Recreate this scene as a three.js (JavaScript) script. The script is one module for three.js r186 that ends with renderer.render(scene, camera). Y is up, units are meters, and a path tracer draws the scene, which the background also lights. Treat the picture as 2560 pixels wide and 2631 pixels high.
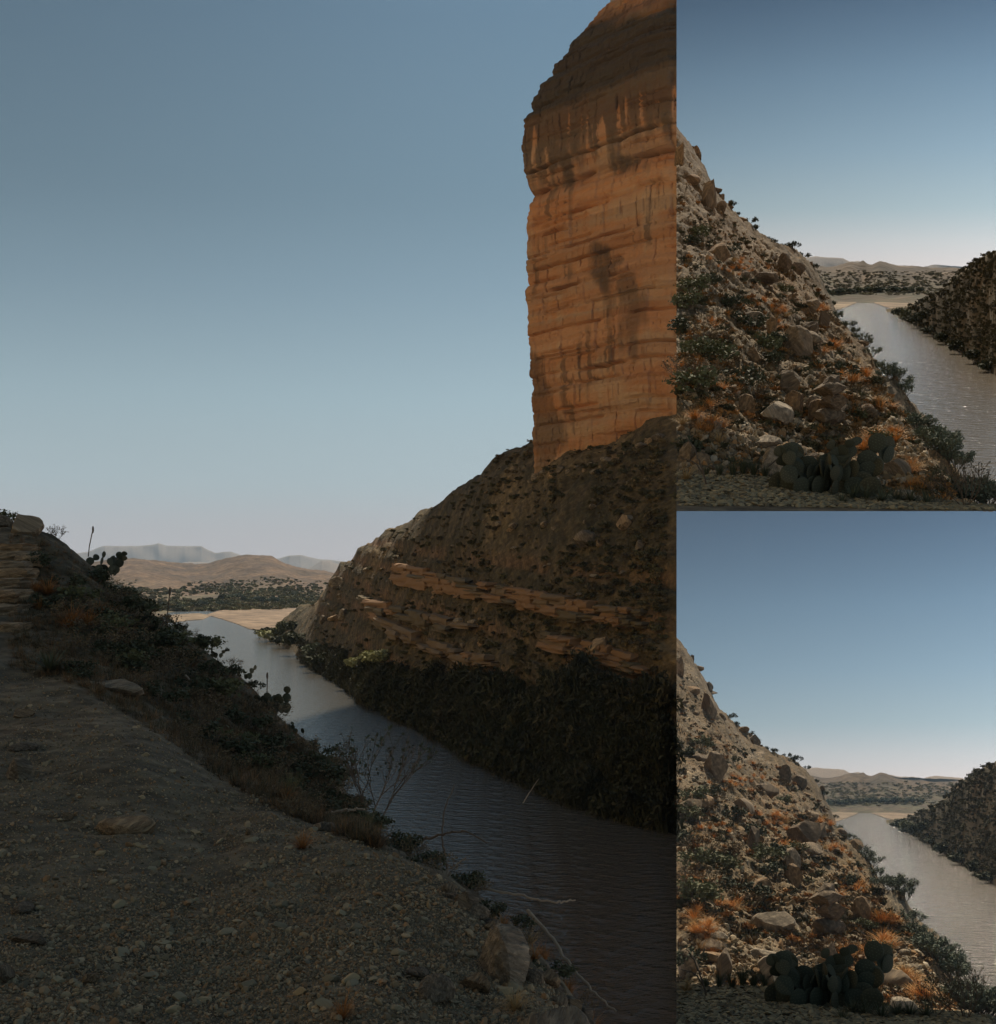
import * as THREE from 'three';
import { mergeGeometries, mergeVertices, toCreasedNormals } from 'three/addons/utils/BufferGeometryUtils.js';
import { ImprovedNoise } from 'three/addons/math/ImprovedNoise.js';

// ------------------------------------------------------------------ camera, sky, sun, exposure
const F = 2300, CX = 952, HY = 1090;                 // focal length, centre column and eye-level row of the main view
const scene = new THREE.Scene();
const camera = new THREE.PerspectiveCamera(2 * Math.atan(HY / F) * 180 / Math.PI, 1904 / 2180, 0.1, 40000);
camera.setViewOffset(1904, 2180, 0, 0, 1904, 1957);
camera.position.set(0, 0, 0);
camera.lookAt(0, 0, -10);
const renderer = new THREE.WebGLRenderer({ antialias: true });
renderer.toneMapping = THREE.LinearToneMapping;
renderer.toneMappingExposure = 1.0;
renderer.shadowMap.enabled = true;

const rad = Math.PI / 180, SUN_AZ = 15 * rad, SUN_EL = 50 * rad;
const sunDir = new THREE.Vector3(Math.sin(SUN_AZ) * Math.cos(SUN_EL), Math.sin(SUN_EL), -Math.cos(SUN_AZ) * Math.cos(SUN_EL));
const sun = new THREE.DirectionalLight(new THREE.Color(1.0, 0.86, 0.68), 5.0);
sun.position.copy(sunDir).multiplyScalar(900);
sun.castShadow = true;
sun.shadow.radius = 1;
sun.shadow.mapSize.set(4096, 4096);
Object.assign(sun.shadow.camera, { left: -500, right: 500, top: 500, bottom: -500, near: 1, far: 2500 });
scene.add(sun, sun.target);

const lerp = (a, b, t) => a + (b - a) * t;
const clamp = (x, a, b) => Math.min(b, Math.max(a, x));
const smooth = (a, b, x) => { const t = clamp((x - a) / (b - a), 0, 1); return t * t * (3 - 2 * t); };
function table(rows, x) {
  if (x <= rows[0][0]) return rows[0][1];
  for (let i = 1; i < rows.length; i++) if (x <= rows[i][0]) return lerp(rows[i - 1][1], rows[i][1], (x - rows[i - 1][0]) / (rows[i][0] - rows[i - 1][0]));
  return rows[rows.length - 1][1];
}
const srgb = (v) => { v /= 255; return v <= 0.04045 ? v / 12.92 : ((v + 0.055) / 1.055) ** 2.4; };
// colour of the air by height over the horizon (degrees), and how it brightens towards the sun
const AIR = [[0, 204, 194, 192], [2, 196, 191, 190], [4, 184, 197, 199], [8, 168, 191, 200], [13, 140, 166, 182], [18, 119, 146, 164], [25, 94, 119, 139], [40, 86, 112, 136], [90, 72, 98, 126]];
const AIR2 = [[0, 164, 157, 154], [1.2, 150, 152, 152], [2.6, 126, 140, 145], [5, 106, 126, 139], [8, 86, 108, 126], [11, 62, 83, 104], [14, 36, 55, 78], [20, 26, 44, 66]];
function airColor(el, gamma, tab, out) {
  const glow = (g) => 0.46 + 1.9 * Math.exp(-((g / 27) ** 2));
  for (let k = 0; k < 3; k++) out[k] = srgb(table(tab.map((r) => [r[0], r[k + 1]]), el)) ;
  const g = glow(gamma) / glow(Math.max(33, 50 - el));
  for (let k = 0; k < 3; k++) out[k] *= g;
  return out;
}
{
  const W = 512, H = 256, data = new Float32Array(W * H * 4), c = [0, 0, 0];
  for (let j = 0; j < H; j++) for (let i = 0; i < W; i++) {
    const el = ((j + 0.5) / H - 0.5) * Math.PI, th = ((i + 0.5) / W - 0.5) * 2 * Math.PI;
    const d = new THREE.Vector3(Math.cos(th) * Math.cos(el), Math.sin(el), Math.sin(th) * Math.cos(el));
    airColor(Math.max(0, el / rad), Math.acos(clamp(d.dot(sunDir), -1, 1)) / rad, AIR, c);
    const o = (j * W + i) * 4;
    data[o] = c[0]; data[o + 1] = c[1]; data[o + 2] = c[2]; data[o + 3] = 1;
  }
  const t = new THREE.DataTexture(data, W, H, THREE.RGBAFormat, THREE.FloatType);
  t.mapping = THREE.EquirectangularReflectionMapping;
  t.magFilter = t.minFilter = THREE.LinearFilter; t.wrapS = THREE.RepeatWrapping; t.needsUpdate = true;
  scene.background = t; scene.environment = t;
}
const USE_FOG = 5.5e-5;
if (USE_FOG) scene.fog = new THREE.FogExp2(new THREE.Color(0.58, 0.80, 1.0), USE_FOG);

// ------------------------------------------------------------------ helpers
function mulberry(a) { return () => { a |= 0; a = a + 0x6D2B79F5 | 0; let t = Math.imul(a ^ a >>> 15, 1 | a); t = t + Math.imul(t ^ t >>> 7, 61 | t) ^ t; return ((t ^ t >>> 14) >>> 0) / 4294967296; }; }
const perlin = new ImprovedNoise();
const N3 = (x, y, z) => perlin.noise(x, y, z);
function fbm(x, y, z, oct = 4) { let s = 0, a = 0.5, f = 1; for (let i = 0; i < oct; i++) { s += a * N3(x * f + i * 7.3, y * f, z * f + i * 3.1); f *= 2.03; a *= 0.5; } return s; }
function ridged(x, y, z, oct = 4) { let s = 0, a = 0.5, f = 1; for (let i = 0; i < oct; i++) { s += a * (1 - 2 * Math.abs(N3(x * f + i * 5.7, y * f, z * f))); f *= 2.1; a *= 0.5; } return s; }
const taken = {};
function numbered(n) { const k = taken[n] = (taken[n] ?? -1) + 1; return k ? `${n}_${String(k).padStart(3, '0')}` : n; }
function tag(o, label, category, group) { o.userData = { label, category }; if (group) o.userData.group = group; return o; }
function setting(o, label, category) { o.userData = { label, category, kind: 'structure' }; return o; }
function stuff(o, label, category) { o.userData = { label, category, kind: 'stuff' }; return o; }
// each view of the collage is a place of its own; its level is pitched by `tilt` against the others
const makeView = (row0, eyeRow) => { const tilt = Math.atan((HY - eyeRow) / F); return { row0, eyeRow, tilt, c: Math.cos(tilt), s: Math.sin(tilt), M: new THREE.Matrix4().makeRotationX(tilt) }; };
const MAIN = makeView(0, HY), UPPER = makeView(0, 515), LOWER = makeView(977, 515 + 977);
function elev(v, Y) { const y = (HY - Y - v.row0) / F; return (y * v.c - v.s) / (y * v.s + v.c); }          // height / distance, in the place's own level
const col = (X) => (X - CX) / F;
function at(v, s, e, d) { return new THREE.Vector3(s * d * (v.c - e * v.s), e * d, -d); }                    // a point of the place
const atPx = (v, X, Y, d) => at(v, col(X), elev(v, Y), d);
function put(o, v, name) { if (name) o.name = numbered(name); o.applyMatrix4(v.M); o.traverse((m) => { if (m.isMesh) { m.castShadow = true; m.receiveShadow = true; } }); scene.add(o); return o; }

// smooth surface through measured points: thin plate spline of height / distance over (column, log distance)
function spline(pts, stiff = 1e-4, kx = 6) {
  const n = pts.length, P = pts.map(([s, d, e]) => [s * kx, Math.log(d), e]);
  const U = (a, b) => { const r = (a[0] - b[0]) ** 2 + (a[1] - b[1]) ** 2; return r < 1e-12 ? 0 : r * Math.log(r); };
  const m = n + 3, A = Array.from({ length: m }, () => new Float64Array(m + 1));
  for (let i = 0; i < n; i++) {
    for (let j = 0; j < n; j++) A[i][j] = U(P[i], P[j]);
    A[i][i] += stiff; A[i][n] = A[n][i] = 1; A[i][n + 1] = A[n + 1][i] = P[i][0]; A[i][n + 2] = A[n + 2][i] = P[i][1]; A[i][m] = P[i][2];
  }
  for (let c = 0; c < m; c++) {
    let p = c; for (let r = c + 1; r < m; r++) if (Math.abs(A[r][c]) > Math.abs(A[p][c])) p = r;
    [A[c], A[p]] = [A[p], A[c]];
    for (let r = 0; r < m; r++) if (r !== c && A[r][c]) { const k = A[r][c] / A[c][c]; for (let q = c; q <= m; q++) A[r][q] -= k * A[c][q]; }
  }
  const w = P.map((_, i) => A[i][m] / A[i][i]), a0 = A[n][m] / A[n][n], a1 = A[n + 1][m] / A[n + 1][n + 1], a2 = A[n + 2][m] / A[n + 2][n + 2];
  return (s, d) => { const x = s * kx, y = Math.log(d); let v = a0 + a1 * x + a2 * y; for (let i = 0; i < n; i++) { const r = (x - P[i][0]) ** 2 + (y - P[i][1]) ** 2; if (r > 1e-12) v += w[i] * r * Math.log(r); } return v; };
}
// a land surface of view v: controls [X, row, distance], relief(x, y, d) adds metres
function land(v, controls, k, d0, d1, relief, kx, lowest) {
  const floor = lowest ? elev(v, lowest) : -9;
  const f = controls.call ? controls : spline(controls.map(([X, Y, d]) => [col(X), d * k, elev(v, Y)]), 1e-4, kx);
  const cache = new Map();
  const base = (s, d) => { const key = Math.round(s * 4000) * 100000 + Math.round(Math.log(d) * 4000); let e = cache.get(key); if (e === undefined) { e = f(s, d); cache.set(key, e); } return e; };
  const g = {
    v, k, d0: d0 * k, d1: d1 * k,
    e(s, d, exact) { const e = exact ? f(s, d) : base(s, d); if (!relief) return Math.max(e, floor); const x = s * d * (v.c - e * v.s), y = e * d; return Math.max(floor, e + relief(x, y, d) / d); },
    point(s, d, exact) { return at(v, s, g.e(s, d, exact), d); },
    pick(X, Y) {                                              // the first point of the surface behind (X, row)
      const s = col(X), e = elev(v, Y); let a = g.d0;
      if (g.e(s, a) > e) return g.point(s, a);
      for (let i = 1; i <= 160; i++) { const b = g.d0 * (g.d1 / g.d0) ** (i / 160); if (g.e(s, b) >= e) { let lo = a, hi = b; for (let q = 0; q < 12; q++) { const m = (lo + hi) / 2; if (g.e(s, m) >= e) hi = m; else lo = m; } return g.point(s, hi); } a = b; }
      return null;
    },
    crest(X, from = g.d0, to = g.d1) { const s = col(X); let best = null, be = -9; for (let i = 0; i <= 160; i++) { const d = from * (to / from) ** (i / 160), e = g.e(s, d); if (e > be) { be = e; best = d; } } return g.point(s, best); },
  };
  return g;
}
function grid(nu, nv, fn) {                                   // fn(i/nu, j/nv) -> {p, c, uv}
  const pos = [], colr = [], uv = [], idx = [];
  for (let j = 0; j <= nv; j++) for (let i = 0; i <= nu; i++) { const r = fn(i / nu, j / nv); pos.push(r.p.x, r.p.y, r.p.z); colr.push(...r.c); uv.push(...r.uv); }
  for (let j = 0; j < nv; j++) for (let i = 0; i < nu; i++) { const a = j * (nu + 1) + i, b = a + 1, c = a + nu + 1, d = c + 1; idx.push(a, b, d, a, d, c); }
  const g = new THREE.BufferGeometry();
  g.setAttribute('position', new THREE.Float32BufferAttribute(pos, 3)); g.setAttribute('color', new THREE.Float32BufferAttribute(colr, 3)); g.setAttribute('uv', new THREE.Float32BufferAttribute(uv, 2));
  g.setIndex(idx); g.computeVertexNormals();
  return g;
}
function landMesh(g, s0, s1, ns, nd, color, mat, name, uvScale = 1, dFrom = g.d0, dTo = g.d1) {
  const geo = grid(ns, nd, (u, w) => {
    const s = lerp(s0, s1, u), d = dFrom * (dTo / dFrom) ** w, p = g.point(s, d, true);
    return { p, c: color(p.x, p.y, d), uv: uvScale.call ? uvScale(p, d) : [p.x * uvScale, (d + p.y * 0.7) * uvScale] };
  });
  const m = new THREE.Mesh(geo, mat);
  return put(m, g.v, name);
}
// tiling grain textures (colour multiplier and relief)
function tile(seed, size, freq, oct, fn) {
  const h = new Float32Array(size * size);
  const R = mulberry(seed), perm = new Uint8Array(512).map(() => 0); const p0 = [...Array(256).keys()];
  for (let i = 255; i > 0; i--) { const j = Math.floor(R() * (i + 1)); [p0[i], p0[j]] = [p0[j], p0[i]]; } for (let i = 0; i < 512; i++) perm[i] = p0[i & 255];
  const val = new Float32Array(256).map(() => R());
  const vn = (x, y, per) => { const xi = Math.floor(x), yi = Math.floor(y), fx = x - xi, fy = y - yi, u = fx * fx * (3 - 2 * fx), w = fy * fy * (3 - 2 * fy); const q = (a, b) => val[perm[(((a % per) + per) % per & 255) + perm[((b % per) + per) % per & 255]]]; return lerp(lerp(q(xi, yi), q(xi + 1, yi), u), lerp(q(xi, yi + 1), q(xi + 1, yi + 1), u), w); };
  for (let j = 0; j < size; j++) for (let i = 0; i < size; i++) { let s = 0, a = 0.5, f = freq; for (let o = 0; o < oct; o++) { s += a * vn(i / size * f, j / size * f, f); f *= 2; a *= 0.62; } h[j * size + i] = s / (0.5 * (1 - 0.62 ** oct) / 0.38); }
  return h;
}
function texture(h, size, fn, isColor) {
  const d = new Uint8Array(size * size * 4);
  for (let i = 0; i < size * size; i++) { const c = fn(h[i], i); d[i * 4] = c[0]; d[i * 4 + 1] = c[1]; d[i * 4 + 2] = c[2]; d[i * 4 + 3] = 255; }
  const t = new THREE.DataTexture(d, size, size); t.wrapS = t.wrapT = THREE.RepeatWrapping; t.magFilter = THREE.LinearFilter; t.minFilter = THREE.LinearMipmapLinearFilter; t.generateMipmaps = true;
  if (isColor) t.colorSpace = THREE.SRGBColorSpace; t.needsUpdate = true; return t;
}
const gray = (v) => { v = clamp(v, 0, 255) | 0; return [v, v, v]; };
const hA = tile(11, 512, 8, 6);
const texGrain = texture(hA, 512, (h) => gray(150 + 190 * (h - 0.5) + 60), true);
const texBump = texture(hA, 512, (h) => gray(255 * clamp((h - 0.2) * 1.6, 0, 1)));
const rep = (t, r) => { const c = t.clone(); c.repeat.set(r, r); c.needsUpdate = true; return c; };
const matLand = (rx, bump, rough = 1) => new THREE.MeshStandardMaterial({ vertexColors: true, map: rep(texGrain, rx), bumpMap: rep(texBump, rx), bumpScale: bump, roughness: rough });
const plain = (r, g, b, o = {}) => new THREE.MeshStandardMaterial({ color: new THREE.Color().setRGB(r, g, b), roughness: 0.95, ...o });
const leafMat = (r, g, b) => new THREE.MeshPhysicalMaterial({ color: new THREE.Color().setRGB(r, g, b), roughness: 0.85, side: THREE.DoubleSide });
const mixc = (a, b, t) => [lerp(a[0], b[0], t), lerp(a[1], b[1], t), lerp(a[2], b[2], t)];

// ------------------------------------------------------------------ main view: the land
const CUT = col(1293.3);                                    // where the main view ends and the two right-hand views begin
const RIVER = -30;
const M_ground = matLand(0.9, 0.012), M_hill = matLand(0.12, 0.35), M_cliff = new THREE.MeshStandardMaterial({ vertexColors: true, roughness: 1, bumpMap: rep(texBump, 0.3), bumpScale: 0.12 }), M_far = matLand(0.02, 0.5);

// near slope with the trail, up to the crest over the river
const nearCtl = [
  [-400, 1900, 4.0], [0, 1950, 4.0], [500, 1990, 4.0], [900, 2030, 4.0], [1100, 2060, 4.0], [1200, 2110, 4.0], [1293, 2230, 4.0],
  [-400, 1720, 5], [0, 1760, 5], [500, 1790, 5], [850, 1815, 5], [1040, 1870, 5], [1160, 1990, 5], [1293, 2200, 5],
  [-400, 1510, 7], [0, 1545, 7], [400, 1580, 7], [700, 1615, 7], [850, 1665, 7], [960, 1770, 7], [1100, 1990, 7], [1293, 2350, 7],
  [-400, 1370, 9], [0, 1415, 9], [300, 1430, 9], [520, 1500, 9], [640, 1570, 9], [760, 1640, 9], [860, 1720, 9], [1000, 1950, 9], [1293, 2500, 9],
  [-400, 1290, 11.5], [0, 1315, 11.5], [180, 1325, 11.5], [330, 1390, 11.5], [480, 1470, 11.5], [600, 1520, 11.5], [690, 1565, 11.5], [800, 1700, 11.5], [1000, 2050, 11.5],
  [-400, 1190, 14.5], [0, 1225, 14.5], [130, 1230, 14.5], [260, 1280, 14.5], [400, 1350, 14.5], [520, 1410, 14.5], [610, 1450, 14.5], [700, 1620, 14.5], [860, 1950, 14.5],
  [-400, 1080, 18], [0, 1100, 18], [100, 1120, 18], [200, 1160, 18], [310, 1225, 18], [410, 1275, 18], [480, 1325, 18], [560, 1440, 18], [700, 1750, 18],
  [-400, 1000, 21], [0, 1018, 21], [90, 1030, 21], [140, 1058, 21], [205, 1118, 21], [300, 1196, 21], [380, 1260, 21], [450, 1350, 21], [600, 1700, 21],
  [-400, 985, 24], [0, 1000, 24], [90, 1045, 24], [170, 1110, 24], [280, 1240, 24], [400, 1420, 24],
  [-400, 1000, 32], [0, 1080, 32], [150, 1220, 32], [300, 1450, 32],
];
const nearRelief = (x, y, d) => 0.09 * fbm(x * 0.9, 3.3, d * 0.9, 3) + 0.05 * fbm(x * 3.1, 8, d * 3.1, 4) + smooth(10, 15, d) * 0.12 * ridged(x * 0.7, 1, d * 0.7, 4);
const nearLand = land(MAIN, nearCtl, 1, 3.4, 34, nearRelief, 6);
// where bare gravel gives way to the overgrown slope (row of the trail's outer edge by column)
const EDGE = [[0, 1262], [150, 1300], [300, 1392], [440, 1490], [560, 1552], [700, 1602], [870, 1692], [960, 1765], [1060, 1872], [1150, 1960], [1293, 2100]];
const rowOf = (p) => HY - p.y / -p.z * F, colOf = (p) => CX + p.x / -p.z * F;
const gravelC = [0.205, 0.168, 0.102], dustC = [0.275, 0.212, 0.126], slopeC = [0.125, 0.105, 0.055], redC = [0.235, 0.155, 0.08];
setting(landMesh(nearLand, -0.72, CUT - 0.001, 460, 460, (x, y, d) => {
  const path = smooth(-0.1, 0.35, fbm(x * 0.45 + 4, 2, d * 0.45, 4) + 0.1);
  let c = mixc(gravelC, dustC, path);
  c = mixc(c, redC, 0.5 * smooth(0.12, 0.4, fbm(x * 0.6, 9, d * 0.6, 3)));
  const out = table([[3, 0.6], [5, 0.2], [7, -0.45], [9, -1.75], [11.5, -3.5], [14.5, -5.6], [18, -7.2], [30, -12]], d);
  return mixc(c, slopeC, 0.75 * smooth(-0.3, 0.5, x - out + 0.5 * fbm(x, 5, d, 2)));
}, M_ground, 'ground', 1), 'dusty gravel ground of the trail and the overgrown slope beside it', 'ground');

// river
const hW = tile(5, 512, 6, 5);
const ripple = texture(hW, 512, (h, i) => gray(255 * h));
function waterMat(rx, ry, bump, color) {
  const t = ripple.clone(); t.repeat.set(rx, ry); t.needsUpdate = true;
  return new THREE.MeshPhysicalMaterial({ color: new THREE.Color().setRGB(...color), roughness: 0.1, bumpMap: t, bumpScale: bump, ior: 1.33, specularIntensity: 1 });
}
function flat(v, name, pts, y, mat, uvs = 1) {                // a flat sheet over a plan outline of [x, d]
  const sh = new THREE.Shape(pts.map(([x, d]) => new THREE.Vector2(x, d)));
  const g = new THREE.ShapeGeometry(sh); g.rotateX(-Math.PI / 2); const p = g.attributes.position, uv = g.attributes.uv;
  for (let i = 0; i < p.count; i++) { uv.setXY(i, p.getX(i) * uvs, -p.getZ(i) * uvs); p.setY(i, y); }
  g.computeVertexNormals();
  return put(new THREE.Mesh(g, mat), v, name);
}
const wDist = (Y) => -RIVER * F / (Y - HY);
setting(flat(MAIN, 'river', [[-40, 40], [CUT * 40, 40], [CUT * 175, 175], [20, 230], [0, 300], [-40, 450], [-60, 700], [-40, 1000], [-420, 1000], [-420, 60]], RIVER,
  waterMat(1 / 9, 1 / 4.5, 0.2, [0.10, 0.092, 0.074])), 'broad muddy river winding away between the canyon slopes', 'river');

// hill on the far bank, under the cliff
const BANK = [[420, 1190], [500, 1214], [560, 1246], [690, 1331], [860, 1421], [1000, 1491], [1130, 1546], [1293, 1591], [1400, 1630]];
const hillCtl = [];
for (const [X, Y] of BANK) { const d = wDist(Y); hillCtl.push([X, Y + 3, d], [X, Y + 60 * 200 / d, d * 0.93]); }
for (const [X, Yc, dc, Yb] of [[500, 1207, 640, 1214], [575, 1163, 520, 1256], [640, 1100, 430, 1300], [690, 1052, 392, 1331], [740, 1020, 362, 1358], [800, 988, 330, 1390], [870, 944, 302, 1426], [940, 890, 276, 1461], [1010, 852, 262, 1496]]) {
  const db = wDist(Yb);
  hillCtl.push([X, Yc, dc], [X, lerp(Yb, Yc, 0.45), lerp(db, dc, 0.4)], [X, Yc + 20, dc * 1.08], [X, Yc + 90, dc * 1.25]);
}
for (const [X, Yb, Yc, dc] of [[1080, 1526, 892, 228], [1160, 1555, 878, 218], [1240, 1577, 838, 211], [1293, 1591, 822, 206], [1400, 1630, 780, 200]]) { const db = wDist(Yb); hillCtl.push([X, Yc, dc], [X, lerp(Yb, Yc, 0.45), lerp(db, dc, 0.42)], [X, Yc - 40, dc * 1.12]); }
const bed = (y, d) => y + 0.05 * (260 - d);
const hillRelief = (x, y, d) => {
  const b = bed(y, d) + 1.5 * fbm(x * 0.03, 1, d * 0.03, 2), lower = smooth(-27, -22, b) * (1 - smooth(2, 7, b));
  const P = 6.2, f = ((b / P) % 1 + 1) % 1, step = (smooth(0.3, 0.72, f) - f) * P;      // ledges
  const broken = smooth(-0.12, 0.22, fbm(x * 0.045, b * 0.12, d * 0.045, 3) + 0.02);
  return lower * broken * step * 0.8 + 2.0 * fbm(x * 0.06, 2, d * 0.06, 4) + 1.5 * ridged(x * 0.14, y * 0.12, d * 0.14, 5) * smooth(-29, -24, y);
};
const hill = land(MAIN, hillCtl, 1, 120, 720, hillRelief, 5);
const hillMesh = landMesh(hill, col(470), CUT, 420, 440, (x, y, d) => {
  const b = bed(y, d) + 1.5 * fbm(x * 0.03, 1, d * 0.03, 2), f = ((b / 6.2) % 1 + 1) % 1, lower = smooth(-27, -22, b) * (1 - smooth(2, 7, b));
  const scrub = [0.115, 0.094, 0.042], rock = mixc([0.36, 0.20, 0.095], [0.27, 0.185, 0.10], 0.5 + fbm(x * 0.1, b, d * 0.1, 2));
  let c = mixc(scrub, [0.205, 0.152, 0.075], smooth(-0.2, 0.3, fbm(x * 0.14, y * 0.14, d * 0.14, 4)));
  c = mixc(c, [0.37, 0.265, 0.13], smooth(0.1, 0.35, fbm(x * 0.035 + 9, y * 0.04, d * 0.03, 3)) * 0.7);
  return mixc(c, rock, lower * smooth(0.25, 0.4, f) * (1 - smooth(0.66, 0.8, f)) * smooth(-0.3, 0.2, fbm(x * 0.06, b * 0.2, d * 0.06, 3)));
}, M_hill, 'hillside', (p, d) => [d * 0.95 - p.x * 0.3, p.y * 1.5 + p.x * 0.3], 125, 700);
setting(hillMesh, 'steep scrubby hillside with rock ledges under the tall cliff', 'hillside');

// the tall cliff
const CD = 240;
const LEFT = [[-200, 1300], [-120, 1262], [-40, 1222], [0, 1180], [20, 1150], [65, 1110], [95, 1085], [160, 1040], [220, 1007], [250, 1003], [285, 999], [335, 1005], [362, 1016], [374, 1025], [392, 1014], [430, 1007], [470, 1009], [500, 1006], [545, 1011], [556, 1004], [586, 1006], [600, 1011], [640, 1008], [662, 1013], [700, 1012], [730, 1015], [742, 1020], [752, 1016], [775, 1016], [790, 1021], [830, 1017], [880, 1022], [910, 1022], [1100, 1022]];
const CRACK = [[-60, 0.7, 1], [22, 0.6, 0.8], [60, 0.8, 1], [118, 0.5, 0.6], [214, 0.5, 0.7], [330, 1.3, 1.6], [368, 1.6, 2.0], [430, 0.6, 0.7], [492, 1.1, 1.2], [520, 0.8, 1.0], [566, 1.2, 1.3], [603, 0.7, 0.8], [640, 0.9, 1.0], [694, 1.0, 1.1], [722, 1.2, 1.5], [745, 0.7, 0.8], [800, 0.5, 0.5], [846, 0.6, 0.6]];
const rowY = (Y) => (HY - Y) / F * CD;
const crackY = CRACK.map(([Y, a, w]) => [rowY(Y), a, w * 0.22]);
const fineY = (() => { const R = mulberry(3), o = []; for (let i = 0; i < 80; i++) o.push([8 + 132 * R(), 0.3 + 0.7 * R(), 0.13 + 0.1 * R(), R() * 50]); return o; })();
const hs = (n) => { const q = Math.sin(n * 127.1 + 3.7) * 43758.5453; return q - Math.floor(q); };
const bedY = (() => { const R = mulberry(12), o = []; let y = 6; while (y < 150) { y += 0.5 + 2.6 * R() ** 2; o.push(y); } return o; })();
function cliffBed(x, y, d) {                                  // depth of the bedding joints and the set-back of the beds
  let r = 0; const w = 0.45 * fbm(x * 0.05, 4, d * 0.05, 3) + 0.15 * fbm(x * 0.3, y * 0.1, d * 0.3, 2);
  for (const [cy, a, t] of crackY) { const q = (y + w - cy) / t; if (Math.abs(q) < 4) { const along = smooth(-0.15, 0.15, fbm(x * 0.08 + cy, cy, d * 0.08, 3)); r += 1.9 * a * (0.12 + 0.88 * along) * Math.exp(-q * q * (q > 0 ? 9 : 1.1)); } }
  for (const [cy, a, t, ph] of fineY) { const q = (y + w * 0.8 - cy) / t; if (Math.abs(q) < 3) r += a * smooth(0.0, 0.22, N3(x * 0.09 + ph, cy, d * 0.09)) * Math.exp(-q * q); }
  return r;
}
const cliffGeo = grid(400, 560, (u, w) => {
  const y = lerp(8, 142, w), Y = HY - y / CD * F, xc = col(table(LEFT, Y) + (Y < 230 ? 24 : 5) * fbm(Y * 0.045, 6, 2, 5)) * CD;
  let x, d, nx, nd;
  if (u < 0.22) { const t = 1 - u / 0.22; x = xc + 1.2 * (1 - Math.cos(t * 1.5)) + 12 * t * t; d = CD + 4 * Math.sin(t * 1.5) + 42 * t * t; nx = -0.95; nd = 0.2 - 0.5 * (1 - t); }
  else { const t = (u - 0.22) / 0.78; const dx = 25.5, dd = -29, k = (CUT * CD - xc) / (dx - CUT * dd); const q = Math.max(0, k) * t; x = xc + dx * q; d = CD + dd * q; nx = -0.75; nd = -0.66; }
  const edge = u > 0.22 ? smooth(1, 0.985, u) : 1;
  const yw = y + 0.5 * fbm(x * 0.05, 4, d * 0.05, 3) + 0.1 * fbm(x * 0.4, y * 0.1, d * 0.4, 2);
  const lay = crackY.findIndex((q) => q[0] < yw), bed = bedY.findIndex((q) => q > yw), along = x * 0.75 - d * 0.66 + 0.5 * N3(y * 0.2, lay, 2), size = 2.6 + 3.4 * hs(lay * 3.1), cellx = along / size + lay * 0.37 + 0.6 * N3(along * 0.11, lay * 3.3, 1), cell = Math.floor(cellx), small = along / (0.9 + 1.6 * hs(bed * 1.7)) + bed * 0.61, scell = Math.floor(small);
  const joint = smooth(0.045, 0.01, Math.min(cellx - cell, 1 - cellx + cell)) * (hs(cell * 5.1 + lay) > 0.74 ? 1 : 0), sjoint = smooth(0.07, 0.02, Math.min(small - scell, 1 - small + scell)) * (hs(scell * 2.3 + bed * 7) > 0.78 ? 1 : 0);
  const upper = smooth(78, 90, y);
  let o = 0.8 * fbm(x * 0.05, y * 0.02, d * 0.05, 3) + 0.45 * (hs(cell * 7.3 + lay * 31.7) - 0.5) * (1 - 0.6 * upper) + 0.26 * (hs(bed * 9.7 + 3) - 0.5) + 0.16 * (hs(scell * 3.3 + bed * 17.1) - 0.5) + 0.3 * fbm(x * 1.1, y * 1.4, d * 1.1, 5) + 0.3 * ridged(x * 0.35, y * 0.04, d * 0.35, 3) * (0.4 + upper) - 0.8 * joint * smooth(-0.1, 0.2, N3(along * 0.3, y * 0.25, 7)) - 0.35 * sjoint;
  o -= cliffBed(x, y, d);
  if (u < 0.25) o = o * 0.5 + 0.45 * fbm(y * 0.5, 3, 1, 3);
  x += nx * o; d += nd * o;
  if (u > 0.97) x = lerp(x, CUT * d, (u - 0.97) / 0.03);
  if (x > CUT * d) x = CUT * d;
  const yy = y + 0.3 * fbm(x * 0.2, y * 0.2, d * 0.2, 2) - 2.2 * smooth(26, 40, x) ;
  // stone colours: bands of tan and orange, black varnish in streaks below the rim
  const bnd = fbm(x * 0.02, y * 0.22, d * 0.02, 3), st = fbm(x * 0.45, y * 0.035, d * 0.45, 3), big = fbm(x * 0.06 + 3, y * 0.05, d * 0.06, 3);
  let c = mixc([0.56, 0.262, 0.108], [0.55, 0.35, 0.195], smooth(-0.2, 0.25, bnd + 0.4 * st));
  c = mixc(c, [0.46, 0.185, 0.065], 0.7 * smooth(0.05, 0.3, fbm(x * 0.05, y * 0.3 + 20, d * 0.05, 3) - 0.15 * bnd));
  for (const [cy, a] of crackY) if (Math.abs(y - cy + 1.3) < 2.6) c = mixc(c, [0.44, 0.17, 0.06], 0.55 * a * (1 - Math.abs(y - cy + 1.3) / 2.6) * smooth(-0.2, 0.2, big));
  { const t = 0.84 + 0.3 * hs(bed * 4.3 + 1) ; c = c.map((q) => q * t); const pk = 0.35 * hs(bed * 6.1 + 9) * (1 - upper); c = mixc(c, [0.60, 0.40, 0.25], pk); }
  const zone = smooth(74, 83, y + 9 * st) * (1 - smooth(103, 111, y + 9 * big)) * (0.8 + 0.3 * smooth(88, 92, y));
  const patch = Math.max(smooth(0.16, 0.34, fbm(x * 0.07 + 40, y * 0.07, d * 0.07, 3) + 0.25 * st) * 0.7, smooth(0.14, 0.3, big + 0.2 * st - 0.04) * 0.5);
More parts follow.
